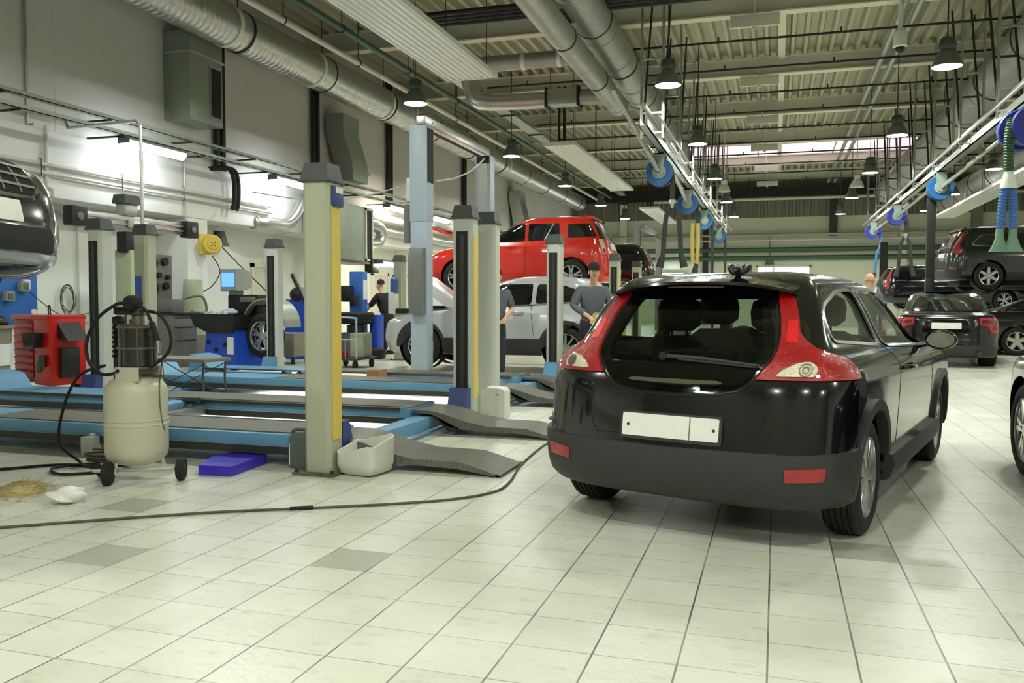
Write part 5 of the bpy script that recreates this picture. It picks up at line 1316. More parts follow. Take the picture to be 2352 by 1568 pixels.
# raised dark saloon front at the upper left edge
H = 1.48; wb = 2.77
r_, o_, bv = car('raised dark saloon front with grille and blank plate, cut by left edge', sedan_rows(wb,1.03,.93,.93,H), 'paint_navy', (-7.62,2.74,1.2), .22, wb, .93, H, .335, 'five', 1.03, .93, 'sedan', cladding=False, lxf=.4, lyf=.6)
F = 180
patch('grille_frame', bv, rpoly([(-.46,.64),(.46,.64),(.5,.72),(.46,.885),(-.46,.885),(-.5,.72)],.04), F, 'chrome', r_, out=.014, thick=.03)
gr = patch('grille', bv, rpoly([(-.42,.66),(.42,.66),(.46,.73),(.43,.865),(-.43,.865),(-.46,.73)],.03), F, 'seam', r_, out=.018, thick=.02)
for z in (.71,.765,.82): patch('grille_slat', bv, [(-.44,z-.007),(.44,z-.007),(.44,z+.007),(-.44,z+.007)], F, 'steel_worn', gr, out=.026, thick=.01)
for y in (-.3,-.15,0,.15,.3): patch('grille_bar', bv, [(y-.006,.67),(y+.006,.67),(y+.006,.86),(y-.006,.86)], F, 'steel_worn', gr, out=.024, thick=.01)
patch('number_plate', bv, rpoly([(-.26,.50),(.26,.50),(.26,.62),(-.26,.62)],.008), F, 'plate_white', r_, out=.02, thick=.02)
patch('lower_grille', bv, rpoly([(-.6,.34),(.6,.34),(.56,.48),(-.56,.48)],.03), F, 'slot_dark', r_, out=.006)
patch('bumper_lip', bv, rpoly([(-.7,.27),(.7,.27),(.68,.33),(-.68,.33)],.02), F, 'alloy', r_, out=.012)
corner_patch('headlamp', bv, rpoly([(.60,.70),(.80,.72),(.86,.86),(.66,.84)],.03), 145, 'lamp_clear', r_, out=.01, ext=(0.93,3.70))
corner_patch('fog_recess', bv, rpoly([(.62,.40),(.78,.40),(.82,.62),(.66,.64)],.04), 145, 'dark_glass', r_, out=.008, ext=(0.93,3.70))
patch('windscreen', bv, rpoly([(-.66,1.04),(.66,1.04),(.52,1.38),(-.52,1.38)],.05), 180, 'dark_glass', r_, out=.006)

# white van behind the raised green car
t = thing('van', 'white van body raised behind the green SUV, cut by right edge', 'van', (6.75,30.2,1.6))
b = MB(); b.rings([[(x,y,z) for x,z in ((0,.3),(0,1.3),(.25,1.95),(.6,2.1),(4.6,2.1),(4.6,.3))] for y in (0,.1,1.8,1.9)]); b.build('body', 'van_white', t)
MB().box(.9,1.7,-.012,.0,1.2,1.75,.002).build('side_glass', 'dark_glass', t)
MB().box(0,4.6,-.015,0,.3,.42).build('sill_trim', 'trim_black', t)
MB().box(.05,4.5,.2,1.7,.1,.3).build('underbody', 'slot_dark', t)
for x in (.9,3.6): wheel(t, x, .1, .33, 'R', .33, .2, 'five')
# ---------------------------------------------------------------- loose things on the floor
# oil drainer: pressure tank with dark cylinder, frame, wheels, hose
t = thing('oil_drainer', 'cream wheeled oil drainer tank with dark glass cylinder on top', 'oil drainer', (-4.32,4.96,0))
R_ = .212
MB().lathe([(0,.10),(.1,.105),(.17,.13),(R_-.008,.17),(R_,.21),(R_,.385),(R_+.004,.39),(R_+.004,.395),(R_,.4),(R_,.42),(R_+.004,.425),(R_+.004,.43),(R_,.435),(R_,.62),(R_-.01,.66),(.17,.70),(.1,.722),(0,.728)],48).build('tank', 'tank_cream', t)
for a in (.35,2.3,4.5): MB().bar((math.cos(a)*.17,math.sin(a)*.17,.15),(math.cos(a)*.2,math.sin(a)*.2,.06),.05,.01).build('foot_bracket', 'tank_cream', t)
MB().box(-.05,.14,-.14,-.13,.70,.80).build('tank_bracket', 'tank_cream', t); MB().box(-.05,.14,.10,.11,.70,.80).build('tank_bracket', 'tank_cream', t)
g = MB(); g.lathe([(0,.805),(.125,.805),(.125,1.075),(0,1.075)],36,(.02,0,0)); g.build('sight_cylinder', 'oil_glass', t)
g = MB()
for z in (.79,.93,1.075): g.lathe([(.128,z-.008),(.136,z-.006),(.136,z+.006),(.128,z+.008)],36,(.02,0,0),cap=False)
g.lathe([(0,1.075),(.136,1.08),(.12,1.095),(.05,1.1),(.05,1.13),(0,1.13)],30,(.02,0,0)); g.lathe([(0,.77),(.1,.77),(.138,.785),(.138,.8),(0,.8)],30,(.02,0,0))
for i in range(6):
    a = i*PI/3+.2; g.cyl((.02+.134*math.cos(a),.134*math.sin(a),.78),(.02+.134*math.cos(a),.134*math.sin(a),1.1),.006,8)
g.build('cage_rods', 'brass', t)
g = MB(); g.lathe([(0,1.1),(.045,1.1),(.04,1.15),(.055,1.17),(.035,1.19),(.035,1.22),(0,1.225)],18,(.03,0,0)); g.cyl((.03,0,1.19),(.17,-.02,1.185),.012,8); g.cyl((-.05,-.03,1.1),(-.05,-.03,1.22),.008,8); g.build('valve_head', 'brass', t)
g = MB(); g.cyl((.02,-.06,1.245),(.03,-.02,1.245),.052,24).lathe([(.0,-.09),(.045,-.085),(.055,-.06),(.055,.0),(.0,.01)],24,(.02,0,1.245),'y'); g.build('pressure_gauge', 'rubber', t)
g = MB(); g.box(-.15,.01,-.04,.04,1.16,1.215,.01).box(-.16,-.1,-.05,.05,1.09,1.15,.02); g.build('pump_lever', 'black_plastic', t)
g = MB()
for i in range(7): g.cyl((-.14,-.03,.87+.033*i),(-.14,-.055,.87+.033*i),.012,10)
g.box(-.165,-.125,-.03,.02,.78,1.13,.005); g.build('nozzle_rack', 'black_plastic', t)
ho = cat([(-.03,-.06,1.24),(-.1,-.07,1.23),(-.25,-.08,1.13),(-.345,-.08,.97),(-.33,-.08,.83),(-.22,-.09,.745),(-.1,-.1,.75),(-.02,-.15,.775)],8)
MB().tube(ho, .012, 10).build('drain_hose', 'rubber', t)
MB().tube(cat([(.06,-.04,1.235),(.14,-.05,1.19),(.19,-.05,1.1)],8), .011, 10).build('drain_hose', 'rubber', t)
MB().tube([(.185,-.05,1.11),(.205,-.05,1.06),(.235,-.05,.985)], .02, 12).build('hose_grip', 'rubber', t)
MB().tube([(.235,-.05,.985),(.24,-.05,.96),(.245,-.05,.9)], .012, 10).build('hose_coupling', 'galv', t)
MB().tube(cat([(.14,-.02,1.185),(.24,-.03,1.16),(.32,-.03,1.05),(.315,-.03,.92),(.2,-.03,.82),(.14,-.03,.79)],8), .011, 10).build('air_hose', 'rubber', t)
g = MB(); g.tube(cat([(-.05,.14,.8),(-.2,.14,.815),(-.245,.12,.8),(-.25,.08,.7),(-.235,-.02,.5),(-.23,-.03,.1)],6), .012, 10); g.build('push_handle', 'chrome', t)
g = MB(); g.tube([(-.2,-.2,.075),(.3,.02,.085)], .012, 8); g.bar((-.22,-.1,.1),(-.2,.05,.1),.02,.02); g.build('axle', 'tank_cream', t)
def caster(x, y, r, a, p):
    w_ = MB(); w_.lathe([(0,-.022),(r*.5,-.024),(r*.62,-.02),(r*.9,-.025),(r,-.015),(r,.015),(r*.9,.025),(r*.6,.02),(0,.022)],26,axis='y')
    o = w_.build('wheel', 'rubber', p, (x,y,r), (0,0,a))
caster(-.02,-.26,.082,.42+PI/2,t) ; caster(.34,.04,.08,.42+PI/2,t); caster(-.24,-.06,.06,1.7,t)
MB().tube(cat([(.22,.02,.86),(.22,-.02,.7),(.235,-.04,.55),(.27,-.06,.42),(.3,-.07,.36)],6), .005, 6).build('probe_wire', 'brass', t)
MB().bar((.15,0,.735),(.25,-.02,.735),.03,.02).build('tap', 'brass', t)
# supply hose on the floor
solo('supply_hose', MB().tube(cat([(-1.5,-.3,.012),(-1.1,-.2,.012),(-.85,.05,.012),(-.6,.12,.012),(-.3,-.02,.012),(-.5,-.2,.014),(-.72,-.02,.016),(-.45,.22,.02),(-.2,.18,.03),(-.42,.0,.04),(-.62,.1,.05),(-.75,.05,.2),(-.62,-.02,.5),(-.4,-.1,.72),(-.14,-.14,.8)],10), .011, 10), 'rubber', 'black rubber hose coiled on the floor, rising to the oil drainer', 'hose', (-4.4,5.05,0))
t = thing('hose_coil', 'small heap of brownish cable on the floor behind the oil drainer', 'cable', (-4.95,5.35,0))
p_ = []
for i in range(70):
    a = i*2*PI/20; p_.append((math.cos(a)*(.17+.012*math.sin(i)), math.sin(a)*(.10+.01*math.cos(i*.7)), .012+.0012*i))
MB().tube(p_, .009, 8).build('coil', 'cable_grey', t)
MB().tube([(q[0]*.8,q[1]*.8,q[2]+.01) for q in p_[:45]], .007, 6).build('inner_coil', 'wood', t)
t = thing('carton', 'small white carton with cap on the floor behind the hose', 'carton', (-5.35,5.62,0))
MB().box(-.06,.06,-.05,.05,0,.15,.006).build('box', 'carton', t); MB().cyl((.02,0,.15),(.02,0,.175),.025,14).build('cap', 'plastic_white', t)
# purple box
t = thing('flat_box', 'flat violet-blue box with tapered end lying on the tiles', 'box', (-3.92,5.45,0), .02)
b = MB(); b.prism([(-.06,-.27),(.2,-.25),(.17,.26),(.12,.3),(-.14,.32),(-.18,.06)], .07, 'xy', .003); b.build('box', 'purple_paint', t)
# jerrycan
t = thing('jerrycan', 'grey-green plastic jerrycan left of the nearest lift post', 'canister', (-3.42,5.68,0), .1)
b = MB(); b.box(-.09,.09,-.07,.07,0,.22,.02); b.rings([[Vector((x*s,y*s2,z)) for x,y in ((-.09,-.06),(.09,-.06),(.09,.06),(-.09,.06))] for s,s2,z in ((1,1,.2),(.8,.8,.255),(.6,.7,.265))]); b.build('body', 'plastic_grey', t, smooth=50)
MB().tube(cat([(-.08,0,.21),(-.07,0,.28),(.02,0,.285),(.06,0,.25)],5), .014, 10).build('handle', 'plastic_grey', t)
MB().cyl((.06,0,.25),(.07,0,.285),.022,14).build('cap', 'plastic_grey', t)
b = MB(); b.box(-.075,-.07,-.074,-.068,.03,.19).box(.06,.066,-.074,-.068,.03,.19); b.build('level_marks', 'plastic_white', t)
# cut bucket
t = thing('cut_bucket', 'white plastic container cut open, beside the nearest lift post foot', 'bucket', (-2.86,5.62,0), -.15)
def rr(hw, hd, z, r=.05, top=0): return [Vector((p[0],p[1],z+(top(p) if top else 0))) for p in rpoly([(-hw,-hd),(hw,-hd),(hw,hd),(-hw,hd)],r,5)]
tf = lambda p: .03*math.sin(p[0]*14)+.02*p[1]/.1
b = MB(); b.rings([rr(.12,.12,.004),rr(.15,.14,.02),rr(.165,.15,.08),rr(.165,.15,.22,.05,tf),rr(.158,.143,.22,.05,tf),rr(.155,.14,.05),rr(.13,.12,.02)]); b.build('container', 'plastic_translucent', t, smooth=50)
# white canister
t = thing('canister', 'white translucent canister with chamfered shoulders, by the plain lift post', 'canister', (-2.9,8.7,0), .05)
b = MB(); b.prism(rpoly([(-.155,0),(.155,0),(.155,.31),(.12,.335),(-.06,.345),(-.155,.25)],.02), .24, 'xz', -.12); b.build('body', 'plastic_translucent', t, smooth=50)
MB().cyl((.08,-.121,.27),(.08,-.13,.27),.008,8).build('label_mark', 'slot_dark', t)
# crumpled white bag
b = MB(); b.sphere((0,0,.045),.09,1.15,.6,.5,28); random.seed(3)
for v in b.b.verts:
    n_ = math.sin(v.co.x*70+1)*math.cos(v.co.y*60)*.012+math.sin(v.co.x*31+v.co.z*90)*.014+math.sin(v.co.y*120+v.co.z*50)*.008
    v.co += v.co.normalized()*n_; v.co.z = max(.002, v.co.z)
b.tube(cat([(.07,0,.07),(.1,.0,.09),(.09,.02,.1)],3), .018, 8, .004)
solo('plastic_bag', b, 'bag_white', 'crumpled white plastic bag on the tiles in front of the oil drainer', 'bag', (-4.2,4.2,0), .3)
b = MB()
for i in range(260):
    x, y = random.gauss(0,.1), random.gauss(0,.1); z = max(.002,.07*math.exp(-(x*x+y*y)/.02)+random.uniform(-.004,.01))
    a = random.uniform(0,PI); b.bar((x,y,z),(x+.03*math.cos(a),y+.03*math.sin(a),z+random.uniform(-.006,.01)),.006,.003)
b.sphere((0,0,0),.15,1,1,.42,14)
solo('sawdust_heap', b, 'sawdust', 'small heap of sawdust on the floor at the left edge', 'sawdust', (-4.72,4.35,0), kind='stuff')
# long cable across the floor
cp = [(-4.9,3.0),(-4.07,3.61),(-3.72,3.87),(-3.19,4.24),(-2.7,4.51),(-2.25,4.77),(-1.92,5.02),(-1.75,5.31),(-1.76,5.67),(-1.84,6.13),(-1.9,6.79),(-1.9,7.36),(-1.7,7.7),(-1.2,8.1)]
t = thing('floor_cable', 'long grey-brown cable snaking across the tiles to the black hatchback', 'cable', (0,0,0))
MB().tube(cat([(x,y,.009) for x,y in cp],8), .008, 8).build('cable_run', 'cable_grey', t)
MB().tube([(-2.78,4.465,.01),(-2.66,4.535,.01)], .014, 8).build('tape_splice', 'rubber', t)
solo('floor_cable', MB().tube(cat([(.9,.2,.01),(.2,.15,.01),(-.12,0,.01),(.1,-.18,.01),(.9,-.2,.01)],8), .009, 8), 'cable_grey', 'loop of cable on the floor beyond the second ramp', 'cable', (-2.2,8.9,0))

# ---------------------------------------------------------------- red tool chest, bin, bench
t = thing('tool_chest', 'red tool chest with drawers and black side baskets by the left wall', 'tool chest', (-9.72,9.55,0), -.3)
b = MB(); b.box(-.58,.0,-.24,.24,.12,1.0,.01); b.build('drawer_cabinet', 'toolbox_dark_red', t)
b = MB(); b.box(0,.42,-.26,.24,.1,1.02,.01); b.build('side_panel', 'toolbox_red', t)
MB().box(-.62,.42,-.27,.26,1.0,1.06,.01).build('top_tray', 'toolbox_red', t)
for i in range(8):
    z = .2+i*.098; d = MB(); d.box(-.54,-.03,-.262,-.24,z,z+.085,.004); o = d.build('drawer', 'toolbox_red', t)
    MB().box(-.52,-.05,-.285,-.262,z+.062,z+.082,.004).build('drawer_lip', 'toolbox_dark_red', o)
for x, z in ((.1,.62),(.46,.72)):
    b = MB(); b.rings([[Vector((x+sx*w_,-.30+sy*.09,z+h)) for sx,sy in ((-1,-1),(1,-1),(1,1),(-1,1))] for w_,h in ((.13,0),(.17,.2),(.16,.2),(.12,.02))]); 
    if x < .3: b.build('parts_basket', 'black_plastic', t)
    else:
        b = MB(); b.prism([(0,0),(.26,-.02),(0,.22)], .3, 'xz', -.15); o = b.build('side_tray', 'black_plastic', t); o.location = (.42,0,.74)
MB().sphere((.14,-.27,.36),.07,1,.5,1.3,12).build('green_cloth', 'pipe_green', t)
MB().cyl((.3,-.3,.36),(.3,-.3,.52),.05,14).build('spray_can', 'steel_dark', t)
MB().box(.44,.52,-.15,.1,.2,.62,.01).build('side_pouch', 'black_plastic', t)
MB().tube(cat([(-.1,0,1.06),(-.1,0,1.17),(-.07,0,1.19),(-.05,0,1.16),(-.05,0,1.06)],4), .01, 6).build('hook', 'black_plastic', t)
MB().cyl((-.3,-.1,1.1),(-.2,-.14,1.1),.04,14).build('tape_roll', 'plastic_white', t)
for x in (-.45,.3):
    for y in (-.18,.18): MB().cyl((x,y-.02,.06),(x,y+.02,.06),.06,16).build('caster', 'rubber', t)
t = thing('waste_bin', 'worn grey waste bin with a pale band at the left edge', 'bin', (-9.75,8.55,0))
MB().lathe([(0,.02),(.22,.02),(.27,.9),(.3,.9),(.3,.94),(.26,.94),(.21,.06),(0,.06)],28).build('bin_body', 'bin_grey', t)
MB().lathe([(.246,.42),(.252,.42),(.266,.7),(.26,.7)],28,cap=False).build('paper_band', 'paper', t)
b = MB(); b.sphere((-.05,0,.98),.16,1.2,1,.8,16); b.sphere((.1,.06,.97),.12,1,1,.8,14); b.build('rubbish_sack', 'black_plastic', t)
t = thing('steel_bench', 'low worn steel bench with crossed wire legs behind the drainer', 'bench', (-7.05,8.9,0), -.05)
b = MB(); b.box(-.55,.55,-.25,.25,.52,.56,.008); b.build('top', 'steel_worn', t)
for x in (-.5,.5):
    for y in (-.2,.2): MB().tube(cat([(x,y,.52),(x*.97,y,.3),(x*1.04,y,.012)],4), .014, 8).build('leg', 'steel_dark', t)
for y in (-.2,.2): MB().bar((-.5,y,.05),(.5,y,.5),.01,.01).bar((.5,y,.05),(-.5,y,.5),.01,.01).build('cross_brace', 'steel_dark', t)

# ---------------------------------------------------------------- alignment camera stand and cabinets
t = thing('alignment_camera', 'alignment stand with long silver beam and black camera ends', 'camera stand', (-10.3,11.85,0))
MB().box(-.18,.14,-.25,.36,0,2.1,.02).build('mast_cabinet', 'cabinet_green', t)
b = MB(); b.box(.0,.05,-1.25,1.25,2.44,2.66,.01); b.box(.05,.08,-1.25,1.25,2.50,2.53); b.box(.05,.08,-1.25,1.25,2.58,2.61); b.build('beam', 'galv', t)
for s in (-1,1):
    MB().box(-.02,.16,s*1.32-.16,s*1.32+.16,2.4,2.7,.03).build('camera_head', 'black_plastic', t)
    MB().cyl((.16,s*1.32,2.55),(.18,s*1.32,2.55),.06,18).build('lens', 'chrome', t)
b = MB(); b.box(-.08,.1,-.32,-.02,2.66,2.85,.01); b.build('carriage', 'galv', t)
MB().frustum(-.12,.14,-.36,.02,2.85,3.0,.02).build('carriage_cap', 'cap_grey', t)
MB().box(.06,.2,-.22,.14,2.46,2.58,.03).build('badge_cover', 'plastic_white', t)
MB().box(-.1,.1,-.3,.3,2.05,2.4,.03).build('motor_box', 'black_plastic', t)
b = MB(); b.prism([(0,0),(.3,.1),(.34,.32),(.1,.2)], .02, 'yz', .14); o = b.build('screen_hood', 'plastic_white', t); o.location = (0.05,-.1,1.75)
MB().tube(cat([(.16,-.12,2.1),(.16,-.08,1.6),(.16,-.02,1.1)],5), .012, 6).build('cable', 'rubber', t)
t = thing('tool_cabinet', 'grey cabinet with tools on a board above, behind post with notice', 'cabinet', (-11.1,13.75,0))
MB().box(-.3,.3,-.35,.35,0,1.0,.01).build('cabinet', 'cabinet_grey', t)
for z in (.5,.75,.93): MB().box(.3,.31,-.3,.3,z,z+.015).build('drawer_line', 'slot_dark', t)
MB().box(-.32,.36,-.38,.5,1.0,1.04,.02).build('top', 'black_plastic', t)
MB().box(-.2,.2,-.25,.1,1.04,1.3,.03).build('printer', 'cabinet_grey', t)
MB().box(-.3,-.27,-.35,.35,1.3,2.15).build('tool_board', 'steel_worn', t)
for i, (y, z, r) in enumerate(((-.2,1.98,.1),(.12,2.02,.08),(-.05,1.75,.06),(.2,1.72,.05),(-.2,1.5,.12),(.15,1.55,.07))):
    MB().lathe([(r*.5,-.03),(r,-.03),(r,.03),(r*.5,.03)],16,(-.24,y,z),'x').build('hanging_tool', 'rubber', t)
MB().tube(cat([(.3,.2,1.05),(.36,.55,1.05),(.3,.5,1.35),(.1,.2,1.3)],6), .025, 8).build('handle_loop', 'cabinet_grey', t)
t = thing('dust_cover', 'pale draped dust cover hanging beside the wheel balancer', 'cover', (-11.5,14.9,.35))
b = MB(); rs = []
for k in range(9):
    z = 1.35-k*.11; ring = []
    for i in range(24):
        a = 2*PI*i/24; r = 1+.08*math.sin(a*5+k*.3)*(k/8)
        ring.append(Vector((.18*math.cos(a)*r*(.75+.03*k), .34*math.sin(a)*r*(.7+.035*k), z)))
    rs.append(ring)
b.rings(rs); b.build('cloth', 'cabinet_green', t, smooth=60)
MB().box(-.17,.17,-.3,.3,.2,.5,.01).build('box', 'cabinet_green', t); MB().box(-.17,.17,-.32,.32,-.35,.2,.01).build('base', 'cabinet_grey', t)

# ---------------------------------------------------------------- wheel balancer with monitor
t = thing('wheel_balancer', 'blue wheel balancer with black tray, monitor and mounted tyre', 'wheel balancer', (-9.75,13.75,0), -.18)
b = MB(); b.rings([[Vector((x,y,z)) for x,y in ((-.42,-.32),(.42,-.32),(.42,.45),(-.42,.45))] if z < .1 else [Vector((x*.85,y*.9,z)) for x,y in ((-.42,-.32),(.42,-.32),(.42,.45),(-.42,.45))] for z in (0,.05,.78)]); b.build('base', 'machine_blue', t)
b = MB(); b.rings([[Vector((x,y,z)) for x,y in pts] for z, pts in ((.66,[(-.3,-.3),(.3,-.3),(.3,.4),(-.3,.4)]),(.8,[(-.55,-.42),(.45,-.42),(.45,.45),(-.55,.45)]),(.98,[(-.62,-.44),(.48,-.44),(.48,.45),(-.62,.45)]))]); b.build('weight_tray', 'black_plastic', t)
b = MB(); 
for i in range(6): b.box(-.6+.17*i,-.585+.17*i,-.42,.4,.98,1.02)
for y in (-.42,-.14,.14,.4): b.box(-.6,.46,y-.008,y+.008,.98,1.02)
b.build('tray_dividers', 'black_plastic', t)
b = MB()
for i in range(4): b.box(-.4+.14*i,-.32+.14*i,-.3,-.05,1.0,1.06+.02*(i%2),.01)
b.build('packets', 'paper', t)
b = MB(); b.sphere((.05,-.1,1.05),.13,1.3,1,.5,14)
for v in b.b.verts: v.co += Vector((0,0,.02*math.sin(v.co.x*50)*math.cos(v.co.y*60)))
b.build('blue_rag', 'post_blue_grey', t)
for x, z in ((-.3,.5),(-.3,.2),(-.1,.36),(.1,.2),(.12,.45)): MB().cyl((x,-.325+.02*z,z),(x,-.30,z),.045,16).build('cone_peg', 'slot_dark', t)
MB().box(.2,.34,-.33,-.31,.28,.6).build('notice', 'paper', t)
b = MB(); b.box(-.32,.42,.2,.5,.95,1.38,.03); b.build('control_head', 'black_plastic', t)
MB().box(.05,.4,.14,.2,1.24,1.34,.01).build('keypad', 'cabinet_grey', t)
mo = MB(); mo.rings([[Vector((x*s-.2,y,z*s2+1.66)) for x,z in ((-.2,-.2),(.2,-.2),(.2,.2),(-.2,.2))] for y,s,s2 in ((.1,1,1),(.14,1.05,1.05),(.4,.95,.95),(.6,.6,.6))]); om = mo.build('monitor', 'crt_grey', t)
MB().box(-.35,-.05,.085,.1,1.53,1.79).build('screen', 'screen', om)
MB().box(-.3,-.1,.2,.4,1.38,1.48,.02).build('monitor_foot', 'crt_grey', t)
gd = MB(); A_ = [PI*.0+i*PI*.95/16 for i in range(17)]
gd.rings([[Vector((.75+math.cos(a)*r, .12+y, .78+math.sin(a)*r)) for a in A_] for r,y in ((.5,-.1),(.53,-.1),(.53,.32),(.5,.32))], close=False); gd.build('wheel_guard', 'galv_green', t)
o = wheel(t, .72, .1, .62, 'R', .40, .24, 'five')
# tyre changers
t = thing('tyre_changer', 'blue tyre changer with grey arm, partly behind the nearest post', 'tyre changer', (-10.0,16.6,0))
MB().box(-.3,.35,-.2,.6,.0,1.3,.03).build('body', 'machine_blue', t)
b = MB(); b.bar((-.1,-.2,1.85),(.25,-.2,1.2),.07,.07); b.build('swing_arm', 'steel_dark', t)
MB().bar((.2,-.25,1.55),(.5,-.3,.85),.08,.08).build('helper_arm', 'post_blue_grey', t)
MB().sphere((0,-.1,1.4),.2,1,1,.9,14).build('arm_cover', 'black_plastic', t)
MB().bar((.5,-.3,.85),(.5,-.3,.55),.03,.03).build('mount_head', 'galv', t)
t = thing('storage_crate', 'plain grey steel crate on legs, left of the nearest beige post', 'crate', (-9.6,15.2,0))
MB().box(-.45,.45,-.3,.3,.15,.62,.01).build('crate', 'bin_grey', t)
for x in (-.4,.4):
    for y in (-.25,.25): MB().box(x-.03,x+.03,y-.03,y+.03,0,.16).build('leg', 'steel_dark', t)
t = thing('tyre_changer', 'blue column tyre changer where the mechanic works with a tyre', 'tyre changer', (-9.2,17.6,0))
MB().box(-.3,.3,-.25,.3,0,.55,.03).build('base', 'cabinet_grey', t)
MB().box(-.28,.06,.25,.5,.1,1.95,.02).build('column', 'board_blue', t)
MB().box(.06,.075,.27,.48,1.3,1.75).build('notice', 'paper', t)
b = MB(); b.box(-.35,-.1,-.1,.15,1.25,1.62,.05); b.box(-.1,.05,-.1,.1,1.15,1.4,.03); b.build('arm_head', 'black_plastic', t)
MB().cyl((0,0,.55),(0,0,.72),.2,20).build('turntable', 'steel_dark', t)
b = MB(); b.box(.3,.5,.1,.45,.05,.95,.02); b.build('side_panel', 'machine_blue', t)
o = wheel(t, .05, -.02, .88, 'R', .40, .26, 'seven'); o.rotation_euler = (-PI/2,0,0)
t = thing('hand_cart', 'blue tubular platform trolley in front of the tyre changer', 'trolley', (-7.75,14.45,0))
MB().box(-.35,.35,-.25,.6,.16,.2,.01).build('platform', 'steel_dark', t)
MB().tube(cat([(-.33,-.22,.18),(-.33,-.22,.85),(-.28,-.22,.95),(.28,-.22,.95),(.33,-.22,.85),(.33,-.22,.18)],5), .018, 10).build('handle_frame', 'post_blue_grey', t)
b = MB()
for x in (-.12,.1): b.cyl((x,-.22,.2),(x,-.22,.55),.01,8)
b.cyl((-.33,-.22,.55),(.33,-.22,.55),.01,8); b.build('frame_bars', 'post_blue_grey', t)
for x in (-.28,.28):
    for y in (-.18,.5): MB().cyl((x-.02,y,.08),(x+.02,y,.08),.08,16).build('wheel', 'rubber', t)
t = thing('parts_rack', 'grey box with white bottle and red can on the blue trolley', 'box', (-7.75,14.62,.203))
MB().box(.02,.3,-.05,.3,0,.45,.01).build('box', 'cabinet_green', t); MB().cyl((-.2,-.1,0),(-.2,-.1,.28),.05,14).build('bottle', 'plastic_white', t); MB().cyl((-.08,-.08,0),(-.08,-.08,.12),.07,14).build('can', 'toolbox_red', t)
t = thing('tyre_stack', 'dark tyre lying under the tyre changer beside the blue trolley', 'tyre', (-8.6,17.1,0))
MB().lathe([(.2,.02),(.3,0),(.36,.03),(.36,.19),(.3,.22),(.2,.2),(.22,.11)],28).build('tyre', 'rubber', t)
# yellow bin pushed by a mechanic
t = thing('wheelie_bin', 'dirty yellow waste bin with open front held by the mechanic', 'bin', (-2.3,12.15,0), .2)
b = MB(); b.rings([[Vector((x*w_,y*w_*.95,z)) for x,y in ((-1,-1),(1,-1),(1,1),(-1,1))] for w_,z in ((.17,.03),(.24,.95),(.27,.95),(.27,1.0),(.22,1.0),(.16,.1))]); b.build('bin_body', 'bin_yellow', t)
MB().prism(rpoly([(-.27,1.0),(.27,1.0),(.22,1.1),(-.22,1.1)],.03), .05, 'xz', .2).build('lid', 'bin_yellow', t)
MB().tube([(-.25,.28,1.0),(.25,.28,1.0)], .015, 8).build('handle', 'black_plastic', t)
MB().box(-.12,.1,-.265,-.2,.75,.82,.01).build('latch', 'cabinet_grey', t)
for x in (-.16,.16): MB().cyl((x-.02,.18,.08),(x+.02,.18,.08),.08,14).build('wheel', 'rubber', t)
t = thing('wall_speaker', 'small dark box speaker under the extractor box', 'speaker', (-11.0,21.6,2.3))
MB().box(0,.25,0,.42,-.25,.15,.03).build('cabinet', 'black_plastic', t); MB().cyl((.12,.2,.15),(.12,.2,1.0),.012,6).build('rod', 'steel_dark', t)
# ---------------------------------------------------------------- people
def skinned(name, V, E_, Rr, m, parent, sub=2):
    me = bpy.data.meshes.new(name); me.from_pydata(V, E_, []); o = bpy.data.objects.new(name, me); COL.objects.link(o)
    md = o.modifiers.new('s','SKIN'); md.use_smooth_shade = True
    for i, v in enumerate(me.skin_vertices[0].data):
        r = Rr[i]; v.radius = r if isinstance(r, tuple) else (r, r); v.use_root = (i == 0)
    sb = o.modifiers.new('u','SUBSURF'); sb.levels = sub; sb.render_levels = sub
    dg = bpy.context.evaluated_depsgraph_get(); dg.update()
    nm = bpy.data.meshes.new_from_object(o.evaluated_get(dg)); o.modifiers.clear(); o.data = nm
    for p in nm.polygons: p.use_smooth = True
    nm.materials.append(M[m]); o.parent = parent
    return o

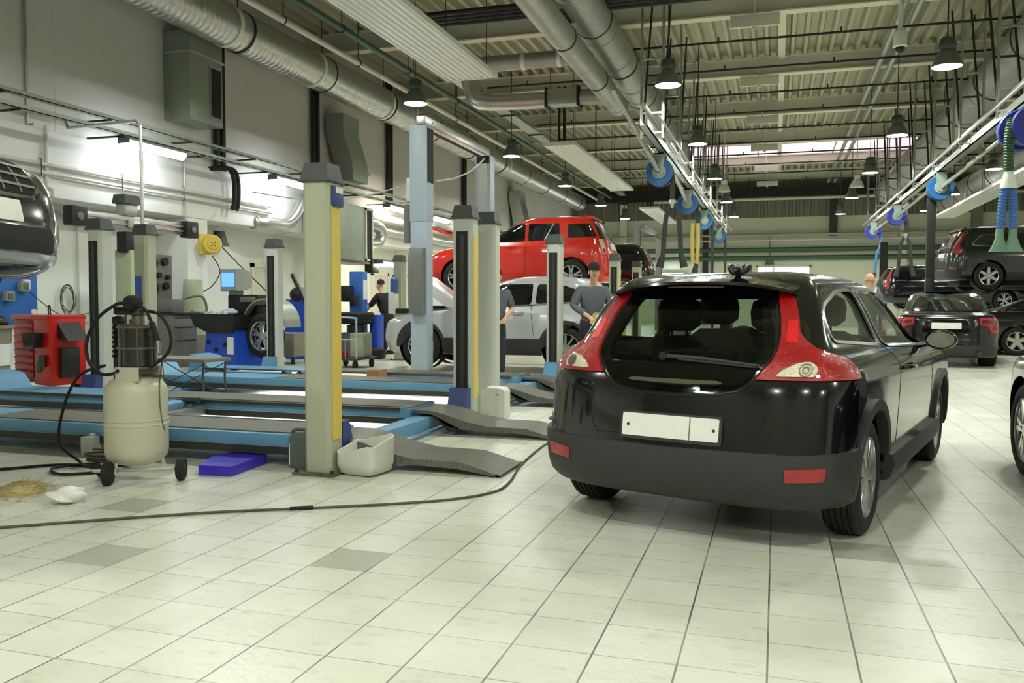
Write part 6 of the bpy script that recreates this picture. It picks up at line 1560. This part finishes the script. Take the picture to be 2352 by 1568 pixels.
def person(label, loc, rz, lean, arms, legs, top, bottom, head_turn=(0,0,0), hat=None, H=1.78):
    """Figure facing local -y. lean: (dx, dy) of the shoulders; arms: per side (elbow, wrist) points; legs: per side (knee, ankle)."""
    t = thing('person', label, 'person', loc, rz)
    k = H/1.78; S = lambda p: Vector(p)*k
    pel = S((0,0,.93)); wst = S((lean[0]*.35,lean[1]*.35,1.08)); cht = S((lean[0]*.8,lean[1]*.8,1.30)); nck = S((lean[0]*1.08,lean[1]*1.08,1.47)); hb = nck+S((head_turn[0],head_turn[1]-.015,.07)); ht = hb+S((head_turn[0],head_turn[1],.17))
    V = [pel, wst, cht, nck, hb]; R_ = [(.125*k,.09*k),(.115*k,.085*k),(.13*k,.095*k),.052*k,.05*k]; E_ = [(0,1),(1,2),(2,3),(3,4)]
    tv = [pel+S((0,0,-.02)), wst, cht, nck-S((0,0,.04))]; tr = [(.17*k,.135*k),(.165*k,.135*k),(.195*k,.15*k),.08*k]; te = [(0,1),(1,2),(2,3)]
    bv = [pel+S((0,0,.1)), pel]; br = [(.14*k,.115*k),(.155*k,.125*k)]; be = [(0,1)]
    for i, s in enumerate((-1,1)):
        sh = cht+S((s*.19,0,.08)); el, wr = S(arms[i][0]), S(arms[i][1])
        n = len(V); V += [sh, el, wr]; R_ += [.052*k,.042*k,.03*k]; E_ += [(2,n),(n,n+1),(n+1,n+2)]
        d = (wr-el).normalized(); side = d.cross(Vector((0,0,1)))
        side = side.normalized() if side.length > .1 else Vector((1,0,0)); up = side.cross(d).normalized()
        palm = wr+d*.07*k; m0 = len(V); V.append(palm); R_.append((.036*k,.018*k)); E_.append((n+2,m0))
        for j, (o_, ln) in enumerate(((-.03,.075),(-.01,.085),(.01,.08),(.03,.062))):
            a = palm+side*o_*k+d*.03*k; b = a+d*ln*.5*k-up*.012*k; c = b+d*ln*.4*k-up*.03*k
            q = len(V); V += [a,b,c]; R_ += [.011*k,.010*k,.008*k]; E_ += [(m0,q),(q,q+1),(q+1,q+2)]
        q = len(V); a = wr+d*.035*k-side*.035*k; V += [a, a+d*.05*k-side*.015*k-up*.01*k]; R_ += [.012*k,.009*k]; E_ += [(m0,q),(q,q+1)]
        n2 = len(tv); tv += [sh, sh+(el-sh)*.9]; tr += [.085*k,.068*k]; te += [(2,n2),(n2,n2+1)]
        if top[1]: tv += [el, el+(wr-el)*.85]; tr += [.058*k,.048*k]; te += [(n2+1,n2+2),(n2+2,n2+3)]
        hp = pel+S((s*.09,0,-.06)); kn, an = S(legs[i][0]), S(legs[i][1])
        n = len(V); V += [hp, kn, an, an+S((0,-.13,-.05))]; R_ += [.085*k,.055*k,.04*k,.035*k]; E_ += [(0,n),(n,n+1),(n+1,n+2),(n+2,n+3)]
        n2 = len(bv); bv += [hp, kn, an+S((0,0,.0))]; br += [.098*k,.078*k,.07*k]; be += [(1,n2),(n2,n2+1),(n2+1,n2+2)]
        sm = MB(); f = an+S((0,-.06,0))
        sm.rings([[Vector((f.x+math.cos(a)*w_*k, f.y+math.sin(a)*l_*k, z)) for a in [i2*PI/9 for i2 in range(18)]] for w_,l_,z in ((.045,.13,f.z-.085*k),(.05,.14,f.z-.06*k),(.045,.12,f.z-.03*k),(.035,.06,f.z+.02*k))]); sm.build('shoe', 'shoe', t, smooth=60)
    # head: shaped rings grown into the same body surface
    n = len(V); V += [hb+S((head_turn[0]*.3,-.015,.06)), hb+S((head_turn[0]*.6,-.01,.12)), ht]; R_ += [(.062*k,.075*k),(.076*k,.092*k),(.06*k,.075*k)]; E_ += [(4,n),(n,n+1),(n+1,n+2)]
    fc = hb+S((head_turn[0]*.5,-.1,.075)); q = len(V); V += [fc, fc+S((0,-.018,-.012))]; R_ += [.014*k,.011*k]; E_ += [(n,q),(q,q+1)]
    body = skinned('body', V, E_, R_, 'skin', t)
    hd = hb+S((head_turn[0]*.5,0,.1))
    for s in (-1,1):
        MB().sphere(tuple(hd+S((s*.028,-.085,.012))),.011*k,1,.6,.8,8).build('eye', 'shoe', body)
        MB().sphere(tuple(hd+S((s*.078,.0,-.005))),.026*k,.4,.8,1.2,8).build('ear', 'skin', body)
    MB().sphere(tuple(hd+S((0,-.085,-.055))),.02*k,1.1,.4,.35,8).build('mouth', 'lamp_dark_red', body)
    skinned('shirt', tv, te, tr, top[0], t); skinned('trousers', bv, be, br, bottom, t)
    hm = MB(); hm.rings([[hd+S((math.cos(a)*.083*c, .012+math.sin(a)*.1*c, z)) for a in [i*PI/10 for i in range(20)]] for c,z in ((1.0,.03),(1.03,.06),(.95,.1),(.7,.135),(.25,.152))]); hm.build('hair', hat or 'hair', t, smooth=60)
    if hat: MB().box(hd.x-.06,hd.x+.06,hd.y-.17,hd.y-.07,hd.z+.035,hd.z+.05,.01).build('cap_peak', hat, t)
    return t
st = lambda y=0: [((-.1,.0+y,.5),(-.1,.02+y,.09)),((.1,-.02+y,.5),(.1,.0+y,.09))]
person('blurred mechanic in black leaning over the tyre changer, arm outstretched', (-8.85,18.55,0), -1.9, (0,-.18), [((-.28,-.42,1.22),(-.2,-.68,1.22)),((.26,-.36,1.1),(.12,-.58,1.02))], st(.02), ('cloth_black',False), 'cloth_black', (0,-.02,0))
person('person in dark T-shirt and trousers half hidden behind the plain lift post', (-4.37,13.2,0), .55, (0,-.05), [((-.27,-.05,1.12),(-.1,-.3,1.0)),((.27,-.05,1.12),(.1,-.3,1.0))], st(), ('cloth_grey',False), 'cloth_navy', (0,-.02,0), H=1.8)
person('bearded worker in grey overalls and cap bending over the yellow bin', (-2.66,12.6,0), .45, (0,-.12), [((-.29,-.12,1.16),(-.14,-.38,1.02)),((.29,-.12,1.16),(.2,-.36,1.0))], st(), ('cloth_grey',True), 'cloth_navy', (0,-.03,0), 'cloth_black', H=1.84)
person('bald person standing far behind the hatchback, only the head visible', (1.62,17.0,0), 2.6, (0,-.03), [((-.26,.0,1.15),(-.24,-.12,.9)),((.26,.0,1.15),(.24,-.12,.9))], st(), ('cloth_grey',True), 'cloth_navy', (0,0,0), 'skin', H=1.78)

# ---------------------------------------------------------------- camera, world, view
cam = bpy.data.cameras.new('camera'); co = bpy.data.objects.new('camera', cam); COL.objects.link(co); sc.camera = co
yaw, pit, rol = .30010, -.0465, .0022
cy_, sy_ = math.cos(yaw), math.sin(yaw)
r_v = Vector((cy_, sy_, 0)); fy = Vector((-sy_, cy_, 0)); zz = Vector((0,0,1))
fw = fy*math.cos(pit)+zz*math.sin(pit); up = -fy*math.sin(pit)+zz*math.cos(pit)
c_, s_ = math.cos(rol), math.sin(rol)
rx = r_v*c_+up*s_; uy = up*c_-r_v*s_
co.matrix_world = Matrix(((rx.x,uy.x,-fw.x,0),(rx.y,uy.y,-fw.y,0),(rx.z,uy.z,-fw.z,1.2578),(0,0,0,1)))
cam.sensor_width = 36; cam.lens = 30.0; cam.clip_start = .05; cam.clip_end = 200
w = bpy.data.worlds.new('world'); sc.world = w; w.use_nodes = True
w.node_tree.nodes['Background'].inputs[0].default_value = (.6,.65,.6,1); w.node_tree.nodes['Background'].inputs[1].default_value = .1
vs = sc.view_settings; vs.view_transform = 'Standard'; vs.look = 'None'; vs.exposure = 1.55; vs.gamma = 1.0; vs.use_curve_mapping = False
cy = sc.cycles; cy.max_bounces = 8; cy.diffuse_bounces = 4; cy.glossy_bounces = 4; cy.transparent_max_bounces = 12; cy.sample_clamp_indirect = 8; cy.caustics_reflective = False; cy.caustics_refractive = False
